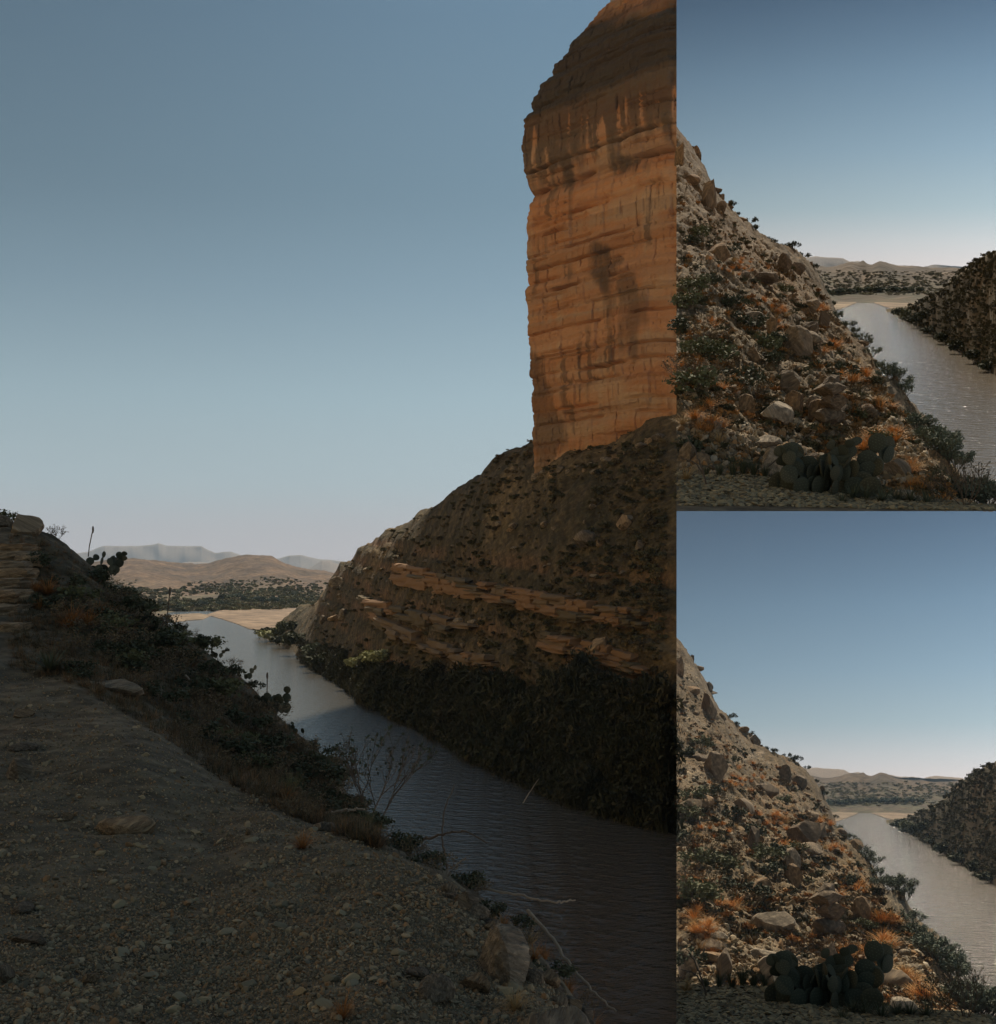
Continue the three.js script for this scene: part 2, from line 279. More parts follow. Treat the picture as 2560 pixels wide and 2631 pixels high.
  const drip = smooth(-0.1, 0.0, st + 0.5 * fbm(x * 0.13, y * 0.02, d * 0.13, 2) + 0.14 + 0.3 * smooth(84, 92, y));
  const streak = 0.6 * smooth(0.05, 0.22, fbm(x * 0.6 + 11, y * 0.03, d * 0.6, 3)) * smooth(0.0, 0.2, fbm(x * 0.1, y * 0.09 + 3, d * 0.1, 2));
  const varnish = clamp(Math.max(zone * drip, patch * 1.15, streak), 0, 1);
  c = mixc(c, [0.06, 0.05, 0.034], varnish * 0.95);
  return { p: new THREE.Vector3(x, yy, -d), c, uv: [(x * 0.75 - d * 0.66) * 0.5, yy * 1.3] };
});
setting(put(new THREE.Mesh(cliffGeo, M_cliff), MAIN, 'cliff'), 'tall layered orange sandstone cliff streaked with black desert varnish', 'cliff');

// rock masses out of view, placed to keep the near river and the trail in shade
function wall(v, plan, y0, y1, name, label) {
  const sh = new THREE.Shape(plan.map(([x, d]) => new THREE.Vector2(x, d)));
  const g = new THREE.ExtrudeGeometry(sh, { depth: y1 - y0, bevelEnabled: false, steps: 24 }); g.rotateX(-Math.PI / 2); g.translate(0, y0, 0);
  const m = put(new THREE.Mesh(g, plain(0.38, 0.24, 0.14)), v, name); return setting(m, label, 'cliff');
}
wall(MAIN, [[60, 600], [60.5, 415], [46, 318], [38, 325], [50, 440], [56, 600]], -30, 600, 'unseen_shade_wall', 'unseen rock wall hidden behind the tall cliff, placed to shade the river');  // hidden from the camera; its edge draws the shadow line on the river
{
  const g = new THREE.BoxGeometry(46, 125, 16); g.translate(80, 342, -408);
  setting(put(new THREE.Mesh(g, plain(0.38, 0.24, 0.14)), MAIN, 'unseen_shade_wall'), 'unseen rock block above the view, placed to shade the near river', 'cliff');  // unseen block over the frame, there to shade the near water
}
{
  const sh = new THREE.Shape([[42, -45], [60, -45], [60, 70], [20, 66], [-9, 58], [-10, 31], [6, 29], [26, 30], [34, 20], [38, -10]].map(([x, y]) => new THREE.Vector2(x, y)));
  const g = new THREE.ExtrudeGeometry(sh, { depth: 9, bevelEnabled: true, bevelSize: 0.6, bevelThickness: 0.8, bevelSegments: 2 }); g.translate(0, 0, -51);
  setting(put(new THREE.Mesh(g, plain(0.38, 0.26, 0.16)), MAIN, 'unseen_shade_overhang'), 'unseen rock overhang above the view, placed to shade the trail', 'cliff');  // out of view, shaped to hold the sun off the trail
}

// unseen sunlit slope left of the view, placed to bounce warm light onto cliff and shaded ground
{
  const g = grid(90, 70, (u, w) => { const z = lerp(-520, 170, u), y = lerp(-30, 400, w), x = -88 - 0.56 * Math.max(0, -z) - 270 * w + 9 * fbm(z * 0.02, y * 0.03, 3, 4) + 3 * ridged(z * 0.06, y * 0.12, 1, 3); return { p: new THREE.Vector3(x, y, z), c: mixc([0.50, 0.375, 0.205], [0.42, 0.32, 0.18], 0.5 + fbm(z * 0.02, y * 0.1, 5, 3)), uv: [z, y] }; });
  setting(put(new THREE.Mesh(g, new THREE.MeshStandardMaterial({ vertexColors: true, roughness: 1 })), MAIN, 'unseen_bounce_slope'), 'unseen sunlit slope left of the view, placed to bounce warm light onto the cliff', 'cliff');
}
// added sheet, edge-on to the camera, keeping the bright side views out of river reflections
{
  const g = grid(160, 40, (u, w) => { const d = 62 * (300 / 62) ** u, top = Math.max(d > 130 ? hill.point(CUT, d).y : -40, lerp(-6, -14, smooth(60, 140, d)) + 3 * fbm(d * 0.1, 2, 1, 3)), y = lerp(-34, top, w); return { p: new THREE.Vector3(CUT * d + 1e-3 * d * 0.02, y, -d), c: mixc([0.08, 0.065, 0.045], [0.17, 0.12, 0.07], 0.5 + fbm(d * 0.3, y * 0.5, 1, 3)), uv: [d, y] }; });
  setting(put(new THREE.Mesh(g, M_hill), MAIN, 'added_reflection_blocker'), 'added dark sheet edge-on to the camera, blocking bright reflections in the river', 'rock face');
}

// far plain, hills and mountains
const plainCtl = [];
for (const [X, Y, d] of [[150, 1178, 790], [330, 1178, 790], [400, 1172, 850], [470, 1170, 880], [570, 1163, 960], [660, 1160, 1000], [150, 1150, 1050], [330, 1150, 1050], [480, 1150, 1080], [640, 1148, 1100], [150, 1128, 1250], [400, 1128, 1280], [640, 1128, 1300], [150, 1105, 1600], [400, 1106, 1600], [640, 1110, 1600],
  [100, 1080, 2000], [213, 1073, 2000], [260, 1071, 2050], [300, 1076, 2050], [345, 1081, 2050], [400, 1080, 2050], [428, 1071, 2000], [455, 1066, 2000], [495, 1065, 2000], [520, 1067, 2000], [545, 1080, 2000], [570, 1088, 2050], [600, 1092, 2050], [640, 1098, 2050], [720, 1100, 2050], [200, 1085, 2600], [450, 1086, 2600], [640, 1104, 2600], [200, 1180, 700], [640, 1180, 700]]) plainCtl.push([X, Y, d]);
const farRelief = (x, y, d) => smooth(1000, 1500, d) * (8 * ridged(x * 0.014, 3, d * 0.007, 5) + 3 * fbm(x * 0.05, 2, d * 0.02, 3) - 3) + 0.6 * fbm(x * 0.05, 7, d * 0.05, 2);
const farLand = land(MAIN, plainCtl, 1, 760, 2700, farRelief, 9);
setting(landMesh(farLand, col(-60), col(740), 300, 200, (x, y, d) => {
  const g = smooth(-0.15, 0.25, fbm(x * 0.012, 1, d * 0.006, 4)), green = (1 - smooth(1050, 1500, d + 200 * fbm(x * 0.01, 4, d * 0.004, 2)));
  let c = mixc([0.255, 0.165, 0.10], [0.155, 0.108, 0.07], g);
  c = mixc(c, [0.20, 0.175, 0.09], green * 0.75 * smooth(-0.3, 0.2, fbm(x * 0.03, 8, d * 0.012, 3)));
  return mixc(c, [0.15, 0.105, 0.08], 0.8 * smooth(0.05, 0.24, fbm(x * 0.02 + 30, y * 0.05, d * 0.008, 3)) * smooth(1400, 1700, d));
}, M_far, 'plain', 1, 770, 2600), 'sunlit desert plain with low brown hills beyond the river', 'plain');
function bar(v, name, pts, y, c, label, k = 1) {              // sand bars: low humps over a plan outline of [X, row]
  const h = -y, P = pts.map(([X, Y]) => { const e = elev(v, Y), d = h / -e; return [col(X) * d * (v.c - e * v.s), d]; });
  const sh = new THREE.Shape(P.map(([x, d]) => new THREE.Vector2(x, d)));
  const t = 0.35 * k, g = new THREE.ExtrudeGeometry(sh, { depth: t, bevelEnabled: true, bevelSize: 1.2 * k, bevelThickness: t, bevelSegments: 3, steps: 1 });
  g.rotateX(-Math.PI / 2); g.translate(0, y - t + 0.1 * k, 0);
  const p = g.attributes.position, uv = g.attributes.uv, cl = [];
  for (let i = 0; i < p.count; i++) { uv.setXY(i, p.getX(i), p.getZ(i)); cl.push(...c); }
  g.setAttribute('color', new THREE.Float32BufferAttribute(cl, 3));
  return setting(put(new THREE.Mesh(g, M_far), v, name), label, 'sand bar');
}
bar(MAIN, 'sand_bar', [[320, 1181], [325, 1176], [380, 1173], [400, 1177], [384, 1184], [355, 1186], [328, 1190]], RIVER, [0.40, 0.295, 0.19], 'small pale sand bar at the left edge of the river bend');
bar(MAIN, 'sand_bar', [[398, 1175], [420, 1168], [460, 1163], [520, 1160], [580, 1159], [580, 1185], [540, 1196], [505, 1206], [480, 1202], [455, 1192], [430, 1184]], RIVER, [0.42, 0.30, 0.195], 'broad tan sand bar on the inside of the river bend');

function mountains(v, name, ridge, dist, base, c, label) {
  const X0 = ridge[0][0], X1 = ridge[ridge.length - 1][0];
  const g = grid(260, 14, (u, w) => {
    const X = lerp(X0, X1, u), Yr = table(ridge, X) - 1.6 * fbm(X * 0.09, dist, 2, 4), back = w > 0.8, t = Math.min(1, w / 0.8);
    const Y = lerp(base, Yr, t ** 0.8) + (back ? (w - 0.8) * 60 : 0), d = dist * (1 + 0.05 * w + 0.012 * fbm(X * 0.02, w * 1.5, dist, 2));
    return { p: at(v, col(X), elev(v, Y), d), c, uv: [X * dist * 0.0004, w * 900] };
  });
  return setting(put(new THREE.Mesh(g, M_mount), v, name), label, 'mountains');
}
const MC = [0.27, 0.215, 0.165];
const M_mount = new THREE.MeshStandardMaterial({ vertexColors: true, roughness: 1 });
mountains(MAIN, 'mountain_range', [[90, 1070], [150, 1056], [170, 1054], [184, 1047], [200, 1042], [230, 1043], [270, 1042], [293, 1040], [304, 1037], [318, 1042], [350, 1043], [385, 1043], [398, 1050], [412, 1056], [440, 1053], [460, 1060], [490, 1067], [540, 1075]], 8500, 1100, MC, 'pale blue flat-topped mountain range on the far horizon at left');
mountains(MAIN, 'mountain_range', [[500, 1075], [535, 1066], [552, 1061], [575, 1060], [592, 1064], [610, 1068], [640, 1070], [655, 1073], [700, 1080], [760, 1092]], 8700, 1105, MC, 'pale jagged mountains on the horizon beside the dark hill');
mountains(MAIN, 'mountain_range', [[330, 1090], [350, 1074], [380, 1073], [420, 1078], [460, 1080], [480, 1086]], 6400, 1100, MC, 'low bluish mesa in front of the distant flat-topped range');
mountains(MAIN, 'mountain_range', [[575, 1095], [600, 1080], [615, 1071], [630, 1071], [645, 1077], [662, 1086], [690, 1096]], 6200, 1105, MC, 'small rounded bluish peak low on the horizon near the hill');

// ------------------------------------------------------------------ the two right-hand views: same place seen from higher up the slope
const WHERE = new Map([[UPPER, 'in the upper right view'], [LOWER, 'in the lower right view']]);
const SIDE = new Map();
const EDGE_R = col(1930);
function sideView(v, k) {
  const S = { v, k, W: WHERE.get(v), river: -8.5 * k };
  SIDE.set(v, S);
  const dist = (Y) => S.river / elev(v, Y);                   // where a row meets the river
  // sky behind this view
  {
    const sL = v.M.clone().invert(), sd = sunDir.clone().transformDirection(sL), c = [0, 0, 0], R = 4600;
    const top = v === UPPER ? -40 : -0.35, g = grid(40, 80, (u, w) => {
      const X = lerp(1240, 2000, u), Y = lerp(545, top, w), e = elev(v, Y), p = at(v, col(X), e, 1).normalize();
      const el = Math.asin(p.y) / rad, az = Math.atan2(p.x, -p.z) / rad;
      airColor(Math.max(0, el), 40 - az * 0.62, AIR2, c);
      return { p: p.multiplyScalar(R), c: [...c], uv: [u, w] };
    });
    const m = new THREE.Mesh(g, new THREE.MeshBasicMaterial({ vertexColors: true, side: THREE.DoubleSide }));
    setting(put(m, v, 'sky'), `clear blue evening sky ${S.W}`, 'sky');
    m.castShadow = false;
  }
  // left slope, sunlit and rubbly
  const ctl = [
    [1293, 975, 41], [1293, 820, 50], [1293, 660, 64], [1293, 500, 84], [1293, 400, 101], [1293, 320, 116], [1293, 258, 130], [1293, 300, 165],
    [1360, 972, 41], [1360, 800, 51], [1360, 650, 66], [1360, 490, 90], [1360, 420, 108], [1362, 372, 122], [1360, 420, 160],
    [1450, 970, 41], [1450, 800, 53], [1450, 650, 72], [1450, 550, 95], [1450, 495, 116], [1450, 463, 132], [1450, 500, 165],
    [1530, 970, 41], [1530, 820, 52], [1530, 690, 70], [1530, 590, 98], [1530, 530, 130], [1530, 503, 155], [1530, 530, 185],
    [1590, 968, 41], [1590, 850, 50], [1590, 760, 62], [1590, 680, 82], [1590, 625, 120], [1590, 592, 165], [1590, 606, 200],
    [1650, 968, 41], [1650, 860, 50], [1650, 775, 63], [1650, 720, 80], [1650, 682, 104], [1650, 710, 122],
    [1715, 968, 41], [1715, 870, 49.5], [1715, 805, 59], [1715, 776, 66], [1715, 820, 76],
    [1790, 966, 41], [1790, 898, 47.5], [1790, 925, 54], [1650, 760, 160], [1650, 720, 200], [1715, 790, 110], [1715, 730, 200], [1790, 850, 80], [1790, 760, 200], [1880, 940, 60], [1900, 780, 200], [1860, 974, 41.5], [1860, 990, 48], [1930, 1010, 42], [1930, 1040, 50],
  ];
  const relief = (x, y, d) => { x /= k; y /= k; d /= k; return k * (1.5 * ridged(x * 0.09, y * 0.1, d * 0.09, 3) + 0.85 * ridged(x * 0.4, y * 0.3, d * 0.4, 4) + 0.45 * fbm(x * 1.5, y, d * 1.5, 4) - 0.5) * smooth(39, 52, d); };
  S.slope = land(v, ctl, k, 40, 200, relief, 6, 964);
  const dirt = [0.25, 0.175, 0.085], pale = [0.34, 0.27, 0.17], rust = [0.33, 0.175, 0.06], dark = [0.13, 0.10, 0.055];
  const M = matLand(0.9 / k, 0.05 * k);
  setting(landMesh(S.slope, CUT - 0.0001, EDGE_R, 260, 400, (x, y, d) => {
    x /= k; y /= k; d /= k;
    let c = mixc(dirt, pale, smooth(-0.1, 0.3, fbm(x * 0.12, y * 0.1, d * 0.12, 4) + 0.25 * smooth(80, 50, d)));
    c = mixc(c, rust, 0.7 * smooth(0.05, 0.3, fbm(x * 0.2 + 7, 3, d * 0.2, 4)));
    c = mixc(c, dark, 0.75 * smooth(0.1, 0.3, fbm(x * 0.5, y * 0.5 + 4, d * 0.5, 3)));
    const e = y / d, X = CX + F * x / (d * (v.c - e * v.s)), Y = HY - F * Math.tan(Math.atan(e) + v.tilt) - v.row0;
    if (X < 1460) c = mixc(c, [0.56, 0.44, 0.30], 0.9 * smooth(7, 3, Math.abs(Y - table([[1293, 497], [1340, 491], [1390, 480], [1450, 464]], X) + 3 * fbm(X * 0.05, 1, 2, 2))));
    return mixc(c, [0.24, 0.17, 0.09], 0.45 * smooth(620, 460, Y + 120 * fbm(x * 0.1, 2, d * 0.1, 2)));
  }, M, 'slope', (p, d) => [d, p.x * 1.1 - p.y * 0.6], 40 * k, 198 * k), `sunlit rubble slope falling to the river ${S.W}`, 'slope');
  // river
  const P = [[1560, 578], [1600, 572], [1650, 566], [1700, 566], [1780, 590], [1860, 640], [1935, 700], [1935, 972], [1860, 972], [1780, 935], [1700, 820], [1640, 720], [1585, 640], [1560, 600]].map(([X, Y]) => { const e = elev(v, Y), d = dist(Y); return [col(X) * d * (v.c - e * v.s), d]; });
  setting(flat(v, 'river', P, S.river, waterMat(1 / (5 * k), 1 / (2.5 * k), (v === UPPER ? 0.12 : 0.32) * k, [0.20, 0.175, 0.14])), `grey brown river curving round the slope ${S.W}`, 'river');
  // dark hill on the right bank
  const hc = [], hc0 = [];
  for (let [X, Yb, Yc, dc] of [[1700, 596, 590, 255], [1740, 616, 584, 226], [1770, 634, 573, 212], [1800, 653, 556, 200], [1832, 672, 524, 188], [1860, 690, 503, 178], [1904, 718, 477, 166], [1960, 756, 448, 152]]) {
    const db = dist(Yb) / k; const hh = 8.5 + (515 - Yc) / 2300 * dc; dc = db + hh * (v === UPPER ? 0.95 : 0.62) + 2; hc0.push([X, db, dc, Yb, Yc]); hc.push([X, Yb + 2, db], [X, Yb + 40, db * 0.9], [X, lerp(Yb, Yc, 0.5), lerp(db, dc, 0.42)], [X, Yc, dc], [X, Yc + 12, dc * 1.1], [X, Yc + 60, dc * 1.3]);
  }
  const hillE = (s, d) => {                                   // straight flank from the bank up to the crest, falling away behind
    const X = CX + s * F, db = table(hc0.map((r) => [r[0], r[1]]), X) * k, dc = table(hc0.map((r) => [r[0], r[2]]), X) * k, Yb = table(hc0.map((r) => [r[0], r[3]]), X), Yc = table(hc0.map((r) => [r[0], r[4]]), X), q = (d - db) / (dc - db);
    return elev(v, q < 0 ? Yb + 2 - 60 * q : q < 1 ? lerp(Yb + 2, Yc, q ** 0.9) : Yc + 30 * (d / dc - 1) + 200 * (d / dc - 1) ** 2);
  };
  S.hill = land(v, hillE, k, 80, 330, (x, y, d) => { x /= k; y /= k; d /= k; return k * (0.55 * fbm(x * 0.12, y * 0.25, d * 0.12, 3) + 0.35 * fbm(x * 0.5, y * 0.5, d * 0.5, 3)) * smooth(-8.4, -7, y); }, 6, 900);
  {
    const gh = grid(150, 110, (u, w) => {
      const X = lerp(1694, 1930, u), db = table(hc0.map((r) => [r[0], r[1]]), X) * k, dc = table(hc0.map((r) => [r[0], r[2]]), X) * k;
      const d = w < 0.85 ? lerp(db * 0.985, dc, w / 0.85) : lerp(dc, dc * 1.2, (w - 0.85) / 0.15), p = S.hill.point(col(X), d, true);
      return { p, c: mixc([0.115, 0.094, 0.042], [0.205, 0.152, 0.075], smooth(-0.15, 0.3, fbm(p.x / k * 0.18, p.y / k * 0.15, d / k * 0.18, 4))), uv: [d * 0.9 + p.x * 0.3, p.y * 1.4 + p.x * 0.5] };
    });
    setting(put(new THREE.Mesh(gh, M_mount), v, 'hillside'), `dark shaded hill on the right river bank ${S.W}`, 'hillside');
  }
  // plain and low hills beyond the bend
  const pc = [];
  for (const [X, Y, d] of [[1500, 590, 300], [1600, 590, 300], [1700, 590, 300], [1940, 590, 300], [1500, 573, 330], [1600, 572, 335], [1700, 562, 345], [1940, 566, 340], [1500, 552, 360], [1650, 551, 360], [1800, 552, 360], [1940, 555, 360], [1500, 535, 380], [1650, 536, 380], [1800, 538, 380], [1940, 540, 380],
    [1500, 509, 405], [1537, 506, 405], [1560, 511, 405], [1592, 513, 405], [1610, 508, 402], [1628, 503, 402], [1650, 501, 402], [1682, 502, 402], [1697, 507, 402], [1712, 514, 405], [1750, 518, 405], [1830, 521, 405], [1940, 523, 405], [1500, 540, 430], [1650, 540, 430], [1940, 545, 430]]) pc.push([X, Y, d]);
  S.plain = land(v, pc, k, 290, 440, (x, y, d) => { x /= k; d /= k; return k * smooth(345, 380, d) * (0.7 * ridged(x * 0.07, 3, d * 0.08, 4)) + k * 0.12 * fbm(x * 0.3, 7, d * 0.3, 2); }, 9);
  setting(landMesh(S.plain, col(1480), EDGE_R, 220, 110, (x, y, d) => {
    x /= k; d /= k;
    const green = (1 - smooth(356, 392, d + 14 * fbm(x * 0.06, 4, d * 0.05, 2)));
    let c = mixc([0.19, 0.132, 0.08], [0.12, 0.088, 0.056], smooth(-0.15, 0.25, fbm(x * 0.08, 1, d * 0.05, 4)));
    return mixc(c, [0.13, 0.12, 0.06], green * 0.8 * smooth(-0.3, 0.2, fbm(x * 0.2, 8, d * 0.1, 3)));
  }, M_far, 'plain', 1, 292 * k, 436 * k), `brown scrub plain with low hills beyond the bend ${S.W}`, 'plain');
  bar(v, 'sand_bar', [[1575, 585], [1590, 575], [1625, 569], [1645, 572], [1632, 580], [1600, 592], [1580, 596]], S.river, [0.36, 0.265, 0.165], `small sand bar on the left side of the bend ${S.W}`, k * 0.35);
  bar(v, 'sand_bar', [[1640, 570], [1670, 563], [1710, 561], [1760, 563], [1790, 570], [1760, 582], [1722, 594], [1700, 588], [1668, 577]], S.river, [0.38, 0.275, 0.175], `wide tan sand bar inside the bend ${S.W}`, k * 0.35);
  mountains(v, 'mountain_range', [[1500, 505], [1530, 491], [1545, 491], [1560, 489], [1575, 491], [1600, 492], [1612, 493], [1625, 500], [1640, 498], [1670, 507], [1700, 514]], v === UPPER ? 2950 : 3300, 530, MC, `pale blue flat-topped mountains on the horizon ${S.W}`);
  mountains(v, 'mountain_range', [[1660, 516], [1685, 506], [1700, 503], [1720, 507], [1745, 507], [1765, 510], [1785, 505], [1810, 507], [1835, 509], [1850, 513], [1870, 511], [1890, 516], [1940, 520]], v === UPPER ? 2980 : 3340, 532, MC, `pale jagged mountains running to the dark hill ${S.W}`);
  // near strip of gravel at the foot of the view
  const LIP = [[1293, 902], [1350, 908], [1420, 905], [1500, 915], [1580, 930], [1660, 945], [1760, 955], [1850, 962], [1940, 968]];
  S.lip = (X) => table(LIP, X);
  const stripPoint = (X, t) => {
    const L = S.lip(X), dl = lerp(11.2, 9.6, (X - 1293) / 640);
    if (t <= 0.8) { const q = t / 0.8, d = lerp(8.8, dl, q), p = at(v, col(X), elev(v, lerp(v === LOWER ? 992 : 976.8, L, q)), d); if (q > 0.02) p.y += 0.03 * q * fbm(p.x * 2, 1, d * 2, 3) + 0.05 * fbm(p.x * 0.7, 3, d, 2) * q; return p; }
    const q = (t - 0.8) / 0.2; return at(v, col(X), elev(v, lerp(L, 974, q ** 1.5)), dl * (1 + 0.35 * q));
  };
  S.strip = stripPoint;
  const g = grid(160, 70, (u, w) => { const X = lerp(1293.2, 1935, u), p = stripPoint(X, w); return { p, c: mixc([0.205, 0.168, 0.102], [0.275, 0.212, 0.126], smooth(-0.2, 0.3, fbm(p.x, 2, p.z, 3))), uv: [p.x, p.z] }; });
  setting(put(new THREE.Mesh(g, M_ground), v, 'ground'), `shaded strip of grey gravel at the foot of the slope ${S.W}`, 'ground');
  return S;
}
const K2 = 0.66, K3 = 5;
const upper = sideView(UPPER, K2), lower = sideView(LOWER, K3);

// ------------------------------------------------------------------ kinds of rock and plant (unit size, base at the origin)
const R0 = mulberry(2024);
function rockGeo(seed, detail, flatness = 0.7, cuts = 9, rough = 0.16) {
  const R = mulberry(seed), g0 = new THREE.IcosahedronGeometry(1, detail); g0.deleteAttribute('uv'); g0.deleteAttribute('normal');
  const g = mergeVertices(g0, 1e-4), p = g.attributes.position, v = new THREE.Vector3(), planes = [];
  for (let i = 0; i < cuts; i++) { const n = new THREE.Vector3(R() * 2 - 1, R() * 2 - 1, R() * 2 - 1).normalize(); planes.push([n, 0.48 + 0.34 * R()]); }
  const sx = 0.8 + 0.5 * R(), sz = 0.7 + 0.5 * R();
  for (let i = 0; i < p.count; i++) {
    v.fromBufferAttribute(p, i);
    for (const [n, h] of planes) { const q = v.dot(n) - h; if (q > 0) v.addScaledVector(n, -q); }
    v.multiplyScalar(1 + rough * fbm(v.x * 1.7 + seed, v.y * 1.7, v.z * 1.7, detail > 2 ? 4 : 2));
    p.setXYZ(i, v.x * sx, v.y * flatness, v.z * sz);
  }
  const c = toCreasedNormals(g, 0.45), q = c.attributes.position, uv = [];
  c.computeBoundingBox(); const lo = c.boundingBox.min.y;
  for (let i = 0; i < q.count; i++) { q.setY(i, q.getY(i) - lo * 0.72); uv.push(q.getX(i) + 0.4 * q.getZ(i), q.getY(i) + 0.6 * q.getZ(i)); }
  c.setAttribute('uv', new THREE.Float32BufferAttribute(uv, 2));
  return c;
}
const ROCKS = [1, 2, 3, 4, 5, 6, 7, 8].map((s) => rockGeo(s * 13, 5, 0.55 + 0.06 * (s % 5), 10));
const STONES = [1, 2, 3, 4, 5, 6].map((s) => rockGeo(s * 29 + 5, 2, 0.5 + 0.08 * (s % 4), 18, 0.16));
const CHIPS = [1, 2, 3, 4].map((s) => rockGeo(s * 41 + 7, 1, 0.62, 11, 0.12));
const rockMat = (r, g, b) => new THREE.MeshStandardMaterial({ color: new THREE.Color().setRGB(r, g, b), map: texGrain, bumpMap: texBump, bumpScale: 0.03, roughness: 0.97 });
const ROCK_SHADE = [rockMat(0.48, 0.375, 0.24), rockMat(0.42, 0.34, 0.23), rockMat(0.53, 0.37, 0.205), rockMat(0.34, 0.27, 0.18)];
function blockGeo(seed) {
  const g0 = new THREE.BoxGeometry(1, 1, 1, 8, 6, 6); g0.deleteAttribute('uv'); g0.deleteAttribute('normal'); const g = mergeVertices(g0, 1e-4), p = g.attributes.position, uv = [];
  for (let i = 0; i < p.count; i++) { const x = p.getX(i), y = p.getY(i), z = p.getZ(i), r = 1 - 0.1 * (Math.abs(x * y) + Math.abs(y * z) + Math.abs(x * z)) * 2 + 0.42 * fbm(x * 1.6 + seed, y * 2.5, z * 1.6, 4); p.setXYZ(i, x * r, y * (1 + 0.45 * N3(x * 2.3, seed, z * 2.3)), z * r); }
  const c = toCreasedNormals(g, 0.5), q = c.attributes.position; for (let i = 0; i < q.count; i++) uv.push(q.getX(i) + 0.4 * q.getZ(i), q.getY(i) + 0.3 * q.getZ(i)); c.setAttribute('uv', new THREE.Float32BufferAttribute(uv, 2)); return c;
}
const STONE_MAT = [[0.33, 0.275, 0.165], [0.28, 0.24, 0.15], [0.38, 0.29, 0.16], [0.22, 0.185, 0.115]].map((c) => plain(...c));
const ROCK_SUN = [rockMat(0.44, 0.36, 0.25), rockMat(0.34, 0.255, 0.16), rockMat(0.38, 0.25, 0.13), rockMat(0.25, 0.185, 0.115)];
const M_ledge = [plain(0.26, 0.152, 0.072), plain(0.185, 0.128, 0.068), plain(0.13, 0.10, 0.053)], M_pillar = rockMat(0.25, 0.185, 0.115), BLOCKS = [901, 902, 903, 904, 905].map(blockGeo);

class Tri {
  constructor() { this.p = []; }
  quad(a, b, c, d) { this.p.push(...a, ...b, ...c, ...a, ...c, ...d); }
  tri(a, b, c) { this.p.push(...a, ...b, ...c); }
  geo() { const g = new THREE.BufferGeometry(); g.setAttribute('position', new THREE.Float32BufferAttribute(this.p, 3)); g.computeVertexNormals(); return g; }
}
function bladeInto(T, base, az, tilt, len, wid, droop, segs = 2) {
  const dx = Math.cos(az), dz = Math.sin(az), px = -dz, pz = dx; let x = base[0], y = base[1], z = base[2], a = tilt, pl = null, pr = null;
  for (let i = 0; i <= segs; i++) {
    const w = wid * (1 - i / segs) * (i ? 1 : 0.8) / 2 + 0.0004 * len, l = [x - px * w, y, z - pz * w], r = [x + px * w, y, z + pz * w];
    if (pl) T.quad(pl, pr, r, l);
    pl = l; pr = r; const s = len / segs; x += dx * Math.sin(a) * s; z += dz * Math.sin(a) * s; y += Math.cos(a) * s; a += droop / segs;
  }
}
function tuftGeo(seed, n, spread, wid, droop, rootR = 0.12) {
  const R = mulberry(seed), T = new Tri();
  for (let i = 0; i < n; i++) { const az = R() * 6.283, t = spread * Math.sqrt(R()), r = rootR * R(); bladeInto(T, [Math.cos(az) * r, 0, Math.sin(az) * r], az + (R() - 0.5), t, 0.55 + 0.5 * R(), wid * (0.7 + 0.6 * R()), droop * (0.4 + R())); }
  return T.geo();
}
function rod(T, a, b, ra, rb, n = 3) {
  const A = new THREE.Vector3(...a), B = new THREE.Vector3(...b), d = B.clone().sub(A).normalize(), u = new THREE.Vector3(Math.abs(d.y) > 0.9 ? 1 : 0, Math.abs(d.y) > 0.9 ? 0 : 1, 0).cross(d).normalize(), w = d.clone().cross(u);
  const ring = (c, r, i) => { const t = i / n * 6.2832; return [c.x + (u.x * Math.cos(t) + w.x * Math.sin(t)) * r, c.y + (u.y * Math.cos(t) + w.y * Math.sin(t)) * r, c.z + (u.z * Math.cos(t) + w.z * Math.sin(t)) * r]; };
  for (let i = 0; i < n; i++) T.quad(ring(A, ra, i), ring(A, ra, i + 1), ring(B, rb, i + 1), ring(B, rb, i));
}
function branchy(seed, levels, spread, tips, opt = {}) {      // stems; the ends are pushed to tips
  const R = mulberry(seed), T = new Tri();
  const grow = (p, dir, len, r, lv) => {
    const segs = lv > 1 ? 2 : 3; let q = p.clone(), d = dir.clone();
    for (let i = 0; i < segs; i++) { d.add(new THREE.Vector3(R() - 0.5, R() * 0.25 - 0.06, R() - 0.5).multiplyScalar(opt.kink ?? 0.35)).normalize(); const n = q.clone().addScaledVector(d, len / segs); rod(T, q.toArray(), n.toArray(), r * (1 - 0.22 * i / segs), r * (1 - 0.22 * (i + 1) / segs), 3); q = n; if (lv < levels && i > 0 && R() < 0.75) branch(q, d, len, r, lv); if (lv >= levels - 1) tips.push(q.toArray()); }
    if (lv < levels) { branch(q, d, len, r, lv); branch(q, d, len, r, lv); }
  };
  const branch = (q, d, len, r, lv) => grow(q, d.clone().add(new THREE.Vector3(R() - 0.5, R() * 0.5 - 0.1, R() - 0.5).multiplyScalar(spread)).normalize(), len * (0.55 + 0.25 * R()), r * 0.62, lv + 1);
  const n0 = opt.stems ?? 5;
  for (let i = 0; i < n0; i++) { const a = i / n0 * 6.283 + R(), t = (opt.lean ?? 0.6) * (0.3 + 0.7 * R()); grow(new THREE.Vector3(0.04 * Math.cos(a), -0.03, 0.04 * Math.sin(a)), new THREE.Vector3(Math.cos(a) * Math.sin(t), Math.cos(t), Math.sin(a) * Math.sin(t)), opt.len ?? 0.42, opt.r ?? 0.018, 0); }
  return T.geo();
}
